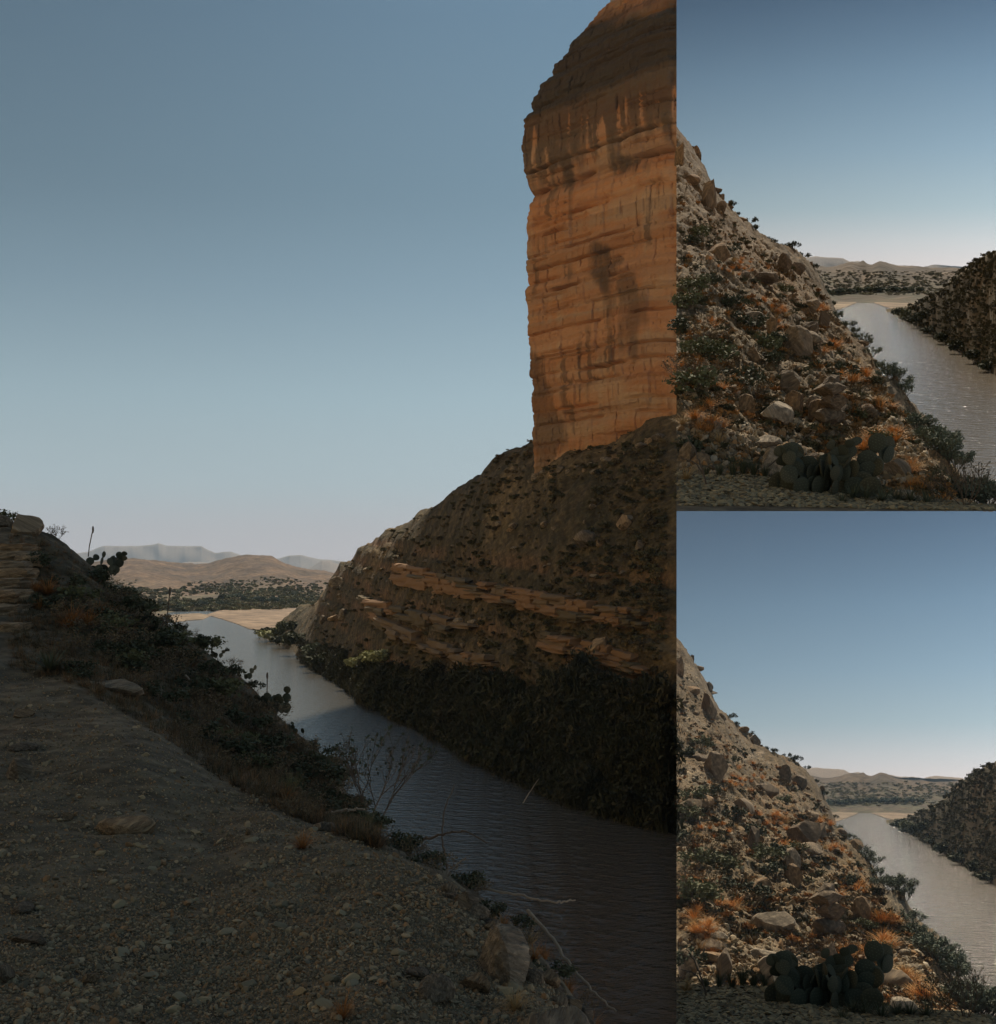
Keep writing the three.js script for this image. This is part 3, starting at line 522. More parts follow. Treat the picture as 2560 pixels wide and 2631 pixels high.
function leavesAt(seed, tips, n, size, scatter, long = 1.8) {
  const R = mulberry(seed), T = new Tri(), a = new THREE.Vector3(), b = new THREE.Vector3();
  for (let i = 0; i < n; i++) {
    const t = tips[Math.floor(R() * tips.length)], g = () => (R() + R() + R() - 1.5) * scatter;
    const x = t[0] + g(), y = Math.max(0.01, t[1] + g() * 0.8), z = t[2] + g(), s = size * (0.6 + 0.8 * R());
    a.set(R() - 0.5, R() - 0.3, R() - 0.5).normalize().multiplyScalar(s * long / 2); b.set(R() - 0.5, R() - 0.5, R() - 0.5).cross(a).normalize().multiplyScalar(s / 2);
    T.quad([x - a.x, y - a.y, z - a.z], [x + b.x, y + b.y, z + b.z], [x + a.x, y + a.y, z + a.z], [x - b.x, y - b.y, z - b.z]);
  }
  return T.geo();
}
const M_twig = plain(0.12, 0.095, 0.07), M_dead = plain(0.34, 0.27, 0.19);
const M_leaf = { olive: leafMat(0.105, 0.115, 0.05), dark: leafMat(0.055, 0.065, 0.032), gray: leafMat(0.115, 0.14, 0.095), pale: leafMat(0.30, 0.31, 0.15), dry: leafMat(0.16, 0.12, 0.06) };
const kinds = {};
function shrubKind(seed, leaf, o = {}) {
  const tips = [], g = new THREE.Group();
  const st = new THREE.Mesh(branchy(seed, o.levels ?? 2, o.spread ?? 1.3, tips, o), M_twig); st.name = 'stem'; g.add(st);
  const fo = new THREE.Mesh(leavesAt(seed + 1, tips, o.n ?? 520, o.size ?? 0.05, o.scatter ?? 0.1, o.long), M_leaf[leaf]); fo.name = 'foliage'; g.add(fo);
  return g;
}
const LOW = { stems: 6, lean: 1.25, len: 0.34, size: 0.075, scatter: 0.17, n: 430, r: 0.013 };
kinds.olive = [shrubKind(101, 'olive', LOW), shrubKind(102, 'olive', { ...LOW, lean: 1.0 }), shrubKind(103, 'olive', { ...LOW, n: 330 })];
kinds.dark = [shrubKind(111, 'dark', LOW), shrubKind(112, 'dark', { ...LOW, lean: 1.0 })];
kinds.gray = [shrubKind(121, 'gray', { n: 620, stems: 6, size: 0.045, long: 3, lean: 0.7 }), shrubKind(122, 'gray', { n: 620, stems: 6, size: 0.045, long: 3, lean: 0.9 })];
kinds.pale = [shrubKind(131, 'pale', { n: 800, stems: 7, size: 0.05, lean: 0.9 })];
kinds.dry = [shrubKind(141, 'dry', { n: 260, stems: 7, size: 0.035, lean: 1.1, len: 0.36, r: 0.01, scatter: 0.1 }), shrubKind(142, 'dry', { n: 240, stems: 6, size: 0.035, lean: 1.0, r: 0.01 })];
kinds.bush = [shrubKind(151, 'dark', { n: 800, stems: 5, lean: 1.1, size: 0.1, scatter: 0.2, len: 0.34 }), shrubKind(152, 'gray', { n: 800, stems: 5, lean: 1.1, size: 0.1, scatter: 0.2, len: 0.34 }), shrubKind(153, 'olive', { n: 760, stems: 5, lean: 1.1, size: 0.1, scatter: 0.2, len: 0.34 })];
kinds.palebush = [shrubKind(154, 'pale', { n: 800, stems: 5, lean: 1.1, size: 0.1, scatter: 0.2, len: 0.34 })];
const M_orange = leafMat(0.56, 0.27, 0.07), M_straw = leafMat(0.42, 0.29, 0.13), M_green = leafMat(0.13, 0.13, 0.055), M_agave = leafMat(0.085, 0.10, 0.055), M_rust = leafMat(0.34, 0.155, 0.045);
const tufts = [201, 202, 203].map((s) => tuftGeo(s, 130, 1.15, 0.026, 0.8));
const uprights = [211, 212].map((s) => tuftGeo(s, 90, 0.5, 0.03, 0.5));
const spikes = [221, 222].map((s) => tuftGeo(s, 70, 1.35, 0.075, 0.25, 0.05));
const padGeo = (() => { const g = new THREE.SphereGeometry(0.5, 14, 12), p = g.attributes.position; for (let i = 0; i < p.count; i++) { const y = p.getY(i), w = 0.72 + 0.3 * y + 0.12 * Math.cos(y * 3); p.setXYZ(i, p.getX(i) * w * 1.1, y + 0.47, p.getZ(i) * 0.17); } g.computeVertexNormals(); return g; })();
const texPad = (() => { const n = 128, R = mulberry(8), h = new Float32Array(n * n).fill(0); for (let j = 0; j < 11; j++) for (let i = 0; i < 16; i++) { const cx = (i + (j % 2) / 2 + 0.2 * R()) / 16 * n, cy = (j + 0.5 + 0.2 * R()) / 11 * n; for (let y = -2; y <= 2; y++) for (let x = -2; x <= 2; x++) if (x * x + y * y < 4) h[((cy + y + n | 0) % n) * n + ((cx + x + n | 0) % n)] = 1; } return texture(h, n, (v, i) => gray(v ? 235 : 150 + 40 * hA[i * 7 % hA.length]), true); })();
const M_pad = plain(0.13, 0.145, 0.085, { roughness: 0.8, map: texPad }), M_pad2 = plain(0.18, 0.17, 0.09, { roughness: 0.8, map: texPad });
function pearKind(seed, n, width = 0.5, size = 0.34) {         // prickly pear: pads growing out of the rims of pads
  const R = mulberry(seed), g = new THREE.Group(), pads = [];
  const pad = (p, q, s, lv) => { const m = new THREE.Mesh(padGeo, R() < 0.7 ? M_pad : M_pad2); m.name = 'pad'; m.position.copy(p); m.quaternion.copy(q); m.scale.setScalar(s); g.add(m); pads.push({ p, q, s, lv }); };
  const n0 = Math.max(2, Math.round(n * 0.28));
  for (let i = 0; i < n0; i++) pad(new THREE.Vector3((i / Math.max(1, n0 - 1) - 0.5) * width * 2 + 0.1 * (R() - 0.5), -0.02, (R() - 0.5) * width * 0.8), new THREE.Quaternion().setFromEuler(new THREE.Euler((R() - 0.5) * 0.6, (R() - 0.5) * 1.6, (R() - 0.5) * 0.7)), size * (0.9 + 0.3 * R()), 0);
  while (pads.length < n) {
    const b = pads[Math.floor(R() * pads.length)]; if (b.lv > 2) continue;
    const a = (R() - 0.5) * 1.9, q = b.q.clone().multiply(new THREE.Quaternion().setFromEuler(new THREE.Euler((R() - 0.5) * 0.9, (R() - 0.5) * 1.4, -a * 0.6)));
    pad(new THREE.Vector3(Math.sin(a) * 0.47, 0.47 + 0.46 * Math.cos(a), 0).multiplyScalar(b.s).applyQuaternion(b.q).add(b.p), q, b.s * (0.72 + 0.25 * R()), b.lv + 1);
  }
  return g;
}

// placing ----------------------------------------------------------
const up = new THREE.Vector3(0, 1, 0);
function place(src, v, p, size, o = {}) {
  const m = src.isObject3D ? src.clone() : new THREE.Mesh(src, o.mat);
  m.position.copy(p); if (o.sink) m.position.y -= o.sink * size;
  m.rotation.set(o.rx ?? 0, o.ry ?? R0() * 6.283, o.rz ?? 0); const w = o.wide ?? 1; m.scale.set(size * w, size * (o.tall ?? 1), size * w * (o.deep ?? 1));
  put(m, v, o.name); return tag(m, o.label, o.category, o.group);
}
const px = (n, p) => n * -p.z / F;                            // size in metres of n picture units at p
function scatterStuff(v, name, geos, mat, list, label, category) {   // list of {p, s, q, c}
  const per = geos.map((g) => []); list.forEach((it, i) => per[i % geos.length].push(it));
  per.forEach((its, k) => {
    if (!its.length) return;
    const m = new THREE.InstancedMesh(geos[k], mat, its.length), M4 = new THREE.Matrix4();
    its.forEach((it, i) => { M4.compose(it.p, it.q ?? new THREE.Quaternion().setFromEuler(new THREE.Euler((R0() - 0.5) * 0.8, R0() * 6.28, (R0() - 0.5) * 0.8)), it.s.isVector3 ? it.s : new THREE.Vector3(it.s, it.s, it.s)); m.setMatrixAt(i, M4); if (it.c) m.setColorAt(i, it.c); });
    m.castShadow = m.receiveShadow = true; put(m, v, name); stuff(m, label, category);
  });
}
const tint = (r, g, b, k) => new THREE.Color().setRGB(r * k, g * k, b * k);
function pathTube(v, pts, r0, r1, mat, name, label, category, wob = 0.01, seed = 1) {
  const R = mulberry(seed), T = new Tri(), c = new THREE.CatmullRomCurve3(pts), n = pts.length * 6; let a = null;
  for (let i = 0; i <= n; i++) { const p = c.getPoint(i / n); p.x += (R() - 0.5) * wob; p.y += (R() - 0.5) * wob; p.z += (R() - 0.5) * wob; const q = p.toArray(); if (a) rod(T, a, q, lerp(r0, r1, (i - 1) / n), lerp(r0, r1, i / n), 6); a = q; }
  return tag(put(new THREE.Mesh(T.geo(), mat), v, name), label, category);
}

// ------------------------------------------------------------------ main view: things
const edgeRow = (X) => table(EDGE, X);
const crestRow = (X) => rowOf(nearLand.crest(X, 6, 30));
const onNear = (X, Y) => nearLand.pick(X, Y) ?? nearLand.crest(X, 6, 30);
const V = MAIN;
// loose gravel
{
  const R = mulberry(77), list = [], cols = [[0.32, 0.255, 0.155], [0.26, 0.213, 0.132], [0.37, 0.28, 0.165], [0.31, 0.195, 0.10], [0.17, 0.14, 0.09]];
  for (let i = 0; i < 150000; i++) {
    const X = R() * 1300 - 20, Y = 1262 + (1985 - 1262) * R() ** 0.7; if (Y < edgeRow(X) - 6 + 10 * R()) continue;
    const p = nearLand.pick(X, Y); if (!p) continue;
    const dens = 0.45 + 0.55 * smooth(-0.15, 0.25, fbm(p.x * 0.7, 3, p.z * 0.7, 3) + 0.12 * smooth(-2, 1, p.x)); if (R() > dens) continue;
    const s = (0.0022 + 0.0062 * R() ** 3 + (R() < 0.05 ? 0.012 * R() : 0)) * (0.8 + 0.05 * -p.z), c = cols[Math.floor(R() * cols.length)];
    list.push({ p: p.setY(p.y + s * 0.1), s: new THREE.Vector3(s * (0.8 + R() * 0.6), s * (0.8 + 0.5 * R()), s), q: new THREE.Quaternion().setFromEuler(new THREE.Euler(R() * 6, R() * 6, R() * 6)), c: tint(...c, 0.75 + 0.5 * R()) });
  }
  scatterStuff(V, 'gravel', CHIPS, new THREE.MeshStandardMaterial({ roughness: 0.97 }), list, 'loose grey brown gravel covering the trail', 'gravel');
}
// stones lying on the trail
{
  const R = mulberry(79); let n = 0;
  while (n < 190) {
    const X = R() * 1120, Y = 1290 + 670 * Math.sqrt(R()); if (Y < edgeRow(X) + 4) continue;
    const p = nearLand.pick(X, Y); if (!p) continue; n++;
    place(STONES[n % 6], V, p, 0.014 + 0.034 * R() ** 2.2, { mat: STONE_MAT[Math.floor(R() * 4)], name: 'stone', label: 'small angular stone lying loose in the trail gravel', category: 'stone', group: 'loose stones on the trail', rx: (R() - 0.5) * 0.6, rz: (R() - 0.5) * 0.6, sink: 0.25 });
  }
}
const rock = (X, Y, w, h, k, m, label, o = {}) => { const p = onNear(X, Y + h / 2), size = px(w, p) / 2.05; return place((o.small ? STONES : ROCKS)[k], V, p, size, { mat: ROCK_SHADE[m], name: o.name ?? 'rock', label, category: 'rock', ry: o.ry ?? k, tall: (h / w) / (o.small ? 0.35 : 0.42) * 0.62, deep: o.deep ?? 0.8, sink: o.sink ?? 0.12, group: o.group }); };
rock(243, 1560, 135, 58, 0, 2, 'flat tan slab of rock lying in the middle of the gravel trail');
rock(42, 1355, 70, 22, 2, 2, 'pale flat slab flush with the trail at the left edge');
rock(34, 1465, 80, 46, 3, 1, 'rounded grey rock half buried at the left of the trail');
rock(44, 1418, 60, 26, 4, 3, 'dark wedge of rock just above the rounded grey one');
rock(45, 1723, 62, 36, 5, 1, 'low grey rock poking out of the gravel at lower left');
rock(55, 1782, 70, 34, 6, 3, 'dark flat rock at the lower left edge of the trail');
rock(8, 1845, 50, 60, 1, 1, 'rounded rock cut by the lower left corner');
rock(176, 1862, 42, 30, 7, 2, 'small pointed pale stone standing up in the lower gravel');
rock(127, 1555, 38, 20, 2, 2, 'small orange stone left of the flat tan slab');
rock(475, 1583, 18, 24, 5, 2, 'little upright orange chip on the right of the trail');
rock(832, 1865, 82, 92, 4, 1, 'big embedded rock at the lower right of the trail');
rock(800, 1848, 60, 30, 1, 3, 'low rock touching the big embedded rock');
rock(905, 1862, 60, 55, 6, 2, 'brown rock on the bank right of the big embedded rock');
rock(625, 1572, 62, 34, 7, 1, 'rock at the trail edge under a piece of bleached wood');
rock(960, 1800, 150, 130, 3, 1, 'large grey boulder bulging from the trail edge above the water', { sink: 0.4, deep: 1.3 });
rock(1060, 1915, 170, 150, 0, 3, 'large dark boulder at the bottom edge of the bank', { sink: 0.4, deep: 1.3 });
rock(200, 1282, 150, 44, 6, 1, 'long low boulder in the brush beside the trail', { sink: 0.3 });
rock(46, 992, 84, 52, 2, 0, 'big rounded boulder on the skyline at the top left', { deep: 1 });
rock(2, 985, 46, 44, 4, 3, 'dark boulder on the skyline cut by the left edge');
rock(700, 1480, 48, 44, 5, 3, 'dark stacked rock at the crest above the water');
rock(640, 1500, 60, 40, 1, 3, 'brown outcrop at the crest near the spiky plant');
// broken edge of the bank at the lower right
{
  const R = mulberry(57);
  for (let i = 0; i < 22; i++) { const X = 850 + 13.5 * i + 10 * R(), Y = edgeRow(X) + 4 + 26 * R() - 8; if (Y > 1965) continue; rock(X, Y, 26 + 44 * R(), 20 + 30 * R(), i % 8, i % 4, 'rough rock in the crumbling edge of the bank', { group: 'rocks in the crumbling bank', sink: 0.35, deep: 1.1 }); }
}
// stone steps climbing to the left
{
  const g = new THREE.Group(), p0 = onNear(30, 1120), R = mulberry(5); g.position.copy(p0);
  [[20, 1052, 90], [24, 1066, 84], [60, 1075, 46], [20, 1084, 80], [24, 1100, 84], [16, 1118, 90], [12, 1142, 76], [20, 1168, 70], [24, 1205, 60]].forEach(([X, Y, w], i) => {
    const p = onNear(X, Y), L = px(w, p), geo = BLOCKS[i % 5], m = new THREE.Mesh(geo, ROCK_SHADE[i % 2 ? 0 : 2]); m.name = 'step';
    m.position.copy(p).sub(p0); m.position.y += 0.02; m.scale.set(L, 0.13 + 0.05 * R(), 0.5 + 0.12 * R()); m.rotation.y = (R() - 0.5) * 0.25; g.add(m);
  });
  tag(put(g, V, 'trail_steps'), 'rough stone steps of the trail climbing at the left edge', 'steps');
}
// shrubs, cacti and grasses on the overgrown slope
const grow = (kind, i, X, Y, h, label, o = {}) => { const p = o.crest ? nearLand.crest(X, 6, 30) : onNear(X, Y), ks = kinds[kind]; return place(ks[i % ks.length], V, p, px(h, p), { label, category: o.category ?? 'shrub', name: o.name ?? 'shrub', wide: o.wide ?? 1, group: o.group, sink: 0.13 }); };
const tuft = (geos, i, mat, X, Y, h, label, o = {}) => { const p = onNear(X, Y); return place(geos[i % geos.length], V, p, px(h, p), { mat, label, category: o.category ?? 'grass', name: o.name ?? 'grass_tuft', wide: o.wide ?? 1, group: o.group }); };
const pear = (seed, n, X, Y, h, label, o = {}) => { const p = o.crest ? nearLand.crest(X, 6, 30) : onNear(X, Y); return place(pearKind(seed, Math.round(n * 1.5), o.w ?? 0.42, 0.23), V, p, px(h * 1.3, p), { ry: (o.ry ?? 0.2), label, category: 'cactus', name: 'prickly_pear' }); };
grow('olive', 0, 14, 978, 34, 'small sunlit shrub on the skyline at the top left corner', { crest: true });
grow('dry', 0, 108, 1040, 40, 'dark spiky shrub on the skyline right of the big rounded boulder', { crest: true, wide: 1.1 });
grow('dark', 1, 72, 1082, 44, 'dark shrub below the big rounded boulder beside the steps', { wide: 1.3 });
pear(31, 16, 188, 1105, 62, 'prickly pear standing out against the pale mountains', { crest: true, w: 0.4 });
pear(32, 9, 408, 1262, 34, 'small prickly pear on the crest above the sunlit river', { crest: true, w: 0.3 });
pear(33, 9, 462, 1318, 36, 'prickly pear below the short flower stalk on the crest', { crest: true, w: 0.35 });
pear(34, 15, 525, 1372, 62, 'tall prickly pear leaning over the edge of the river shadow', { crest: true, w: 0.3 });
pear(35, 8, 566, 1420, 34, 'low prickly pear with round pads at the end of the crest cactus row', { crest: true, w: 0.3, ry: -0.2 });
{
  const spots = [[120, 1120, 40], [150, 1150, 46], [215, 1135, 40], [235, 1165, 44], [260, 1195, 44], [205, 1205, 50], [290, 1215, 48], [250, 1240, 54], [170, 1220, 44], [330, 1232, 48], [350, 1262, 46], [300, 1275, 52], [380, 1290, 50], [420, 1330, 54], [350, 1320, 50], [400, 1370, 52], [460, 1380, 54], [440, 1430, 56], [500, 1430, 58], [520, 1480, 54], [560, 1460, 56], [480, 1470, 50], [590, 1500, 54], [610, 1530, 52], [650, 1560, 50], [390, 1240, 40], [300, 1330, 50], [260, 1310, 46], [360, 1390, 50], [240, 1275, 50], [150, 1280, 36], [120, 1190, 40], [90, 1150, 30], [280, 1160, 30], [430, 1290, 34]];
  spots.forEach(([X, Y, h], i) => grow(i % 4 === 3 ? 'dry' : i % 4 === 1 ? 'olive' : 'dark', i, X, Y, h * 1.15, i % 4 === 3 ? 'dry brown twiggy shrub on the shaded slope over the river' : i % 4 === 1 ? 'olive leaved shrub on the shaded slope over the river' : 'dark leaved shrub on the shaded slope over the river', { wide: 1.35, group: 'shrubs on the shaded slope' }));
  for (let i = 0; i < 26; i++) { const X = 215 + i * 24.5; if ([408, 462, 525, 566].some((a) => Math.abs(a - X) < 17)) continue; grow(i % 3 ? 'dark' : 'dry', i, X, 0, 22 + 20 * R0(), 'low scrub plant along the crest above the river', { crest: true, wide: 1.4, group: 'scrub along the crest' }); }
}
{
  const R = mulberry(83); let n = 0;
  for (let i = 0; i < 1400 && n < 105; i++) {
    const X = 110 + 560 * R(), e = edgeRow(X), p0 = nearLand.crest(X, 6, 30), c = rowOf(p0), Y = lerp(c + 6, e + 8, R() ** 0.85); if (e - c < 30) continue;
    n++; grow(n % 3 ? 'dry' : 'dark', n, X, Y, 26 + 34 * R(), n % 3 ? 'dry brown twiggy shrub on the shaded slope over the river' : 'dark leaved shrub on the shaded slope over the river', { wide: 1.5, group: 'shrubs on the shaded slope' });
  }
  const list = [], lit = tuftGeo(305, 16, 1.3, 0.05, 0.6, 0.4);
  for (let i = 0; i < 6500; i++) { const X = 20 + 700 * R(), e = edgeRow(X), p0 = nearLand.crest(X, 6, 30), c = rowOf(p0), p = nearLand.pick(X, lerp(c + 3, e + 10, R())); if (!p) continue; const s = 0.05 + 0.09 * R(); list.push({ p, s, q: new THREE.Quaternion().setFromAxisAngle(up, R() * 6.28), c: tint(...(R() < 0.6 ? [0.10, 0.085, 0.045] : [0.22, 0.13, 0.06]), 0.6 + 0.8 * R()) }); }
  scatterStuff(V, 'ground_litter', [lit], new THREE.MeshPhysicalMaterial({ roughness: 0.9, side: THREE.DoubleSide }), list, 'dry grass and litter between the shrubs of the shaded slope', 'ground cover');
}
[[92, 1135, 38], [70, 1130, 26], [190, 1175, 34], [140, 1190, 40], [170, 1195, 36], [205, 1180, 30], [130, 1200, 34], [75, 1165, 26], [230, 1215, 26], [545, 1530, 30]].forEach(([X, Y, h], i) => tuft(tufts, i, M_rust, X, Y, h * 1.25, 'reddish dry grass clump in the brush by the steps', { group: 'reddish grass in the brush', wide: 1.2 }));
tuft(tufts, 0, M_rust, 577, 1622, 52, 'single orange dry grass clump at the outer edge of the trail', { wide: 1.1 });
tuft(tufts, 1, M_rust, 655, 1945, 62, 'orange grass clump at the bottom edge of the trail');
tuft(tufts, 2, M_straw, 985, 1930, 60, 'tangled straw coloured grass on the bottom bank');
tuft(tufts, 1, M_straw, 1015, 1745, 46, 'straw coloured grass hanging over the water by the long stick');
tuft(spikes, 0, M_agave, 95, 1282, 60, 'agave with long sharp leaves where the trail bends left', { name: 'agave', category: 'agave', wide: 1.2 });
tuft(spikes, 1, M_agave, 628, 1478, 58, 'spiky agave on the crest against the blue water', { name: 'agave', category: 'agave' });
tuft(uprights, 0, M_green, 556, 1528, 62, 'upright green grass clump at the trail edge', {});
tuft(uprights, 1, M_green, 700, 1590, 52, 'grass clump at the foot of the bare shrub', {});
[[745, 1615, 44], [790, 1640, 46], [820, 1655, 42], [850, 1672, 48], [885, 1690, 44], [905, 1712, 40], [760, 1600, 50], [660, 1565, 50], [680, 1575, 60]].forEach(([X, Y, h], i) => grow(i % 2 ? 'dry' : 'dark', i, X, Y, h * 1.2, 'dark brush on the outer trail edge above the shaded water', { wide: 1.2, group: 'brush on the outer trail edge' }));
grow('dark', 1, 905, 1690, 52, 'dark rounded brush at the end of the outer trail edge', { crest: true });
pear(36, 9, 1255, 1990, 70, 'dim prickly pear at the bottom right of the main view', { crest: true, w: 0.4 });
[[930, 1745, 40], [960, 1775, 44], [1000, 1800, 46], [1020, 1835, 48], [1050, 1862, 50], [1085, 1885, 50], [1105, 1915, 54], [1130, 1940, 54], [985, 1770, 40], [1040, 1830, 40]].forEach(([X, Y, h], i) => { if (i % 2) tuft(tufts, i, M_rust, X, Y, h, 'dry grass hanging from the crumbling bank', { group: 'dry grass on the crumbling bank' }); else grow(i % 4 ? 'dry' : 'dark', i, X, Y, h * 1.2, 'scrubby brush clinging to the crumbling bank', { wide: 1.2, group: 'brush on the crumbling bank' }); });
// the bare shrub over the water, and other sticks
{
  const tips = [], p = onNear(705, 1585), H = px(175, p), g = new THREE.Group();
  const b = new THREE.Mesh(branchy(61, 3, 1.25, tips, { stems: 4, lean: 0.8, len: 0.46, r: 0.013, kink: 0.4 }), M_twig); b.name = 'branch'; g.add(b);
  const f = new THREE.Mesh(leavesAt(62, tips.filter((t) => t[1] > 0.35), 240, 0.03, 0.04), M_leaf.dark); f.name = 'foliage'; g.add(f);
  g.position.copy(p); g.scale.setScalar(H * 0.95); g.rotation.y = 0.6;
  tag(put(g, V, 'bare_shrub'), 'tall nearly bare shrub standing out against the rippled water', 'shrub');
}
const stick = (pts, r, label, seed, mat = M_dead, lift = 0) => pathTube(V, pts.map(([X, Y, d]) => atPx(V, X, Y, d).setY(atPx(V, X, Y, d).y + lift)), r, r * 0.35, mat, 'stick', label, 'stick', r * 1.1, seed);
stick([[690, 1676, 7.2], [760, 1690, 7.0], [850, 1712, 6.8], [930, 1700, 6.6], [1000, 1712, 6.5], [1062, 1724, 6.4], [1100, 1719, 6.4]], 0.011, 'long bleached stick jutting out over the dark water', 1);
stick([[700, 1628, 8.0], [770, 1616, 7.8], [840, 1596, 7.6], [890, 1590, 7.5], [932, 1612, 7.4]], 0.012, 'arched dark stick above the long bleached one', 2, M_twig);
stick([[1008, 1738, 6.2], [1060, 1800, 6.0], [1100, 1858, 5.8], [1140, 1900, 5.6], [1176, 1935, 5.5]], 0.011, 'straight pale stick sloping down to the bottom right', 3);
stick([[872, 1758, 6.1], [915, 1795, 5.7], [960, 1822, 5.35], [1000, 1860, 5.0]], 0.006, 'thin pale twig lying along the grey boulder', 4);
stick([[840, 1842, 4.95], [830, 1880, 4.8], [818, 1915, 4.72]], 0.006, 'short thin twig standing against the big embedded rock', 5);
stick([[585, 1573, 8.7], [625, 1556, 8.5], [665, 1548, 8.4], [700, 1545, 8.4]], 0.018, 'bleached driftwood branch at the trail edge', 6);
stick([[768, 1690, 7.3], [810, 1668, 7.2], [850, 1664, 7.2], [890, 1640, 7.2]], 0.007, 'forked dry stick under the arched one', 7);
stick([[856, 1668, 8.6], [846, 1600, 8.6], [852, 1540, 8.6], [870, 1500, 8.6]], 0.009, 'thin leafless stem rising in front of the water', 8, M_twig);
stick([[1000, 1535, 12], [1015, 1510, 12], [1030, 1488, 12]], 0.006, 'faint dry stem over the far water', 9);
stick([[355, 1292, 15], [390, 1320, 14.5], [420, 1350, 14]], 0.014, 'pale fallen stem in the brush', 10);
stick([[268, 1190, 19], [280, 1205, 18.8], [292, 1218, 18.6]], 0.018, 'short bleached stem lying on the upper slope', 11);
function flowerStalk(pts, r, label) { const g = new THREE.Group(), T = new Tri(), P = pts.map(([X, Y, d]) => atPx(V, X, Y, d)), b = P[0].clone(); for (let i = 0; i + 1 < P.length; i++) rod(T, P[i].clone().sub(b).toArray(), P[i + 1].clone().sub(b).toArray(), r, r * 0.8, 5); const s = new THREE.Mesh(T.geo(), M_twig); s.name = 'stem'; g.add(s); const h = new THREE.Mesh(new THREE.SphereGeometry(1, 8, 6), M_twig); h.name = 'seed_head'; h.scale.set(r * 1.7, r * 6, r * 1.7); h.position.copy(P[P.length - 1]).sub(b); g.add(h); g.position.copy(b); return tag(put(g, V, 'flower_stalk'), label, 'flower stalk'); }
flowerStalk([[169, 1064, 21], [171, 1045, 21], [175, 1025, 21], [178, 1012, 21]], 0.011, 'thin curved flower stalk against the pale sky at left');
flowerStalk([[319, 1188, 19.5], [322, 1160, 19.5], [325, 1130, 19.5]], 0.012, 'dark flower stalk in front of the green plain');
flowerStalk([[510, 1338, 17], [511, 1310, 17], [511, 1292, 17]], 0.009, 'short thin flower stalk over the sunlit river');

// reeds along the shaded bank, bushes at its far end
{
  const R = mulberry(91), list = [], cane = tuftGeo(301, 26, 0.45, 0.05, 0.7, 0.5);
  for (let i = 0; i < 5200; i++) {
    const X = 575 + 722 * R() ** 0.8; const Yb = table(BANK, X), top = 22 * fbm(X * 0.03, 2, 5, 3) + table([[575, 1205], [690, 1266], [860, 1292], [1000, 1304], [1293, 1316]], X), Y = lerp(Yb - 4, top, R() ** 1.15);
    const p = hill.pick(X, Y + 20); if (!p || p.x > CUT * -p.z - 1.2) continue;
    if (fbm(p.x * 0.12, 3, p.z * 0.12, 2) < -0.2) continue; const s = (1.6 + 3.0 * R()) * (0.75 + 1.2 * Math.max(0, 0.3 + fbm(p.x * 0.09, 7, p.z * 0.06, 2))); list.push({ p: p.setY(p.y - 0.2), s: new THREE.Vector3(s * 0.8, s, s * 0.8), q: new THREE.Quaternion().setFromAxisAngle(up, R() * 6.28), c: tint(...(R() < 0.85 ? [0.04, 0.045, 0.022] : [0.075, 0.068, 0.034]), 0.6 + 0.8 * R()) });
  }
  const leafy = leavesAt(9, [[0, 0.5, 0], [0.3, 0.4, 0.1], [-0.3, 0.45, 0.15], [0, 0.3, -0.3], [0.1, 0.75, 0]], 260, 0.075, 0.28, 2.6);
  scatterStuff(V, 'reed_bed', [cane, leafy], new THREE.MeshPhysicalMaterial({ roughness: 0.85, side: THREE.DoubleSide }), list, 'dense dark river cane along the shaded right bank', 'reeds');
  const scrub = [], sg = leavesAt(5, [[0, 0.3, 0], [0.25, 0.25, 0.1], [-0.2, 0.28, 0.15], [0, 0.22, -0.25]], 110, 0.13, 0.23);
  for (let i = 0; i < 4600; i++) {
    const X = 590 + 706 * R(), Y = 830 + 500 * R(); const p = hill.pick(X, Y); if (!p || p.x > CUT * -p.z - 1.5 || p.y < -24) continue; if (fbm(p.x * 0.05, p.y * 0.05, p.z * 0.05, 3) < -0.12 + 0.25 * (R() - 0.5)) continue;
    const s = 0.45 + 2.0 * R() ** 3; list.length = 0; scrub.push({ p: p.clone(), s, q: new THREE.Quaternion().setFromAxisAngle(up, R() * 6.28), c: tint(...(R() < 0.6 ? [0.085, 0.078, 0.036] : [0.14, 0.108, 0.053]), 0.7 + 0.8 * R()) });
  }
  scatterStuff(V, 'hill_scrub', [sg], new THREE.MeshPhysicalMaterial({ roughness: 0.9, side: THREE.DoubleSide }), scrub, 'low desert scrub dotted over the shaded hillside', 'scrub');
}
[[508, 1215, 22, 'bush', 0], [520, 1222, 30, 'palebush', 0], [538, 1216, 26, 'bush', 2], [552, 1232, 34, 'bush', 0], [545, 1205, 26, 'bush', 2], [575, 1236, 36, 'bush', 0], [600, 1258, 36, 'bush', 1], [625, 1272, 38, 'bush', 0], [560, 1205, 24, 'bush', 0]].forEach(([X, Y, h, kd, i], n) => {
  const p = hill.pick(X, Y) ?? hill.crest(X); place(kinds[kd][i], V, p, px(h, p) * 0.95, { wide: 1.4, name: 'bush', category: 'bush', label: kd === 'palebush' ? 'pale grey green bush at the tip of the far bank' : 'leafy bush crowding the far end of the right bank', group: kd === 'palebush' ? undefined : 'bushes at the far end of the bank' });
});
[[690, 1284, 30], [712, 1276, 34], [728, 1272, 30]].forEach(([X, Y, h]) => { const p = hill.pick(X, Y); place(kinds.palebush[0], V, p.setY(p.y + 1), px(h, p), { wide: 1.4, name: 'bush', category: 'bush', label: 'pale yellow green bush in the dark reeds of the bank', group: 'pale bushes in the reeds' }); });
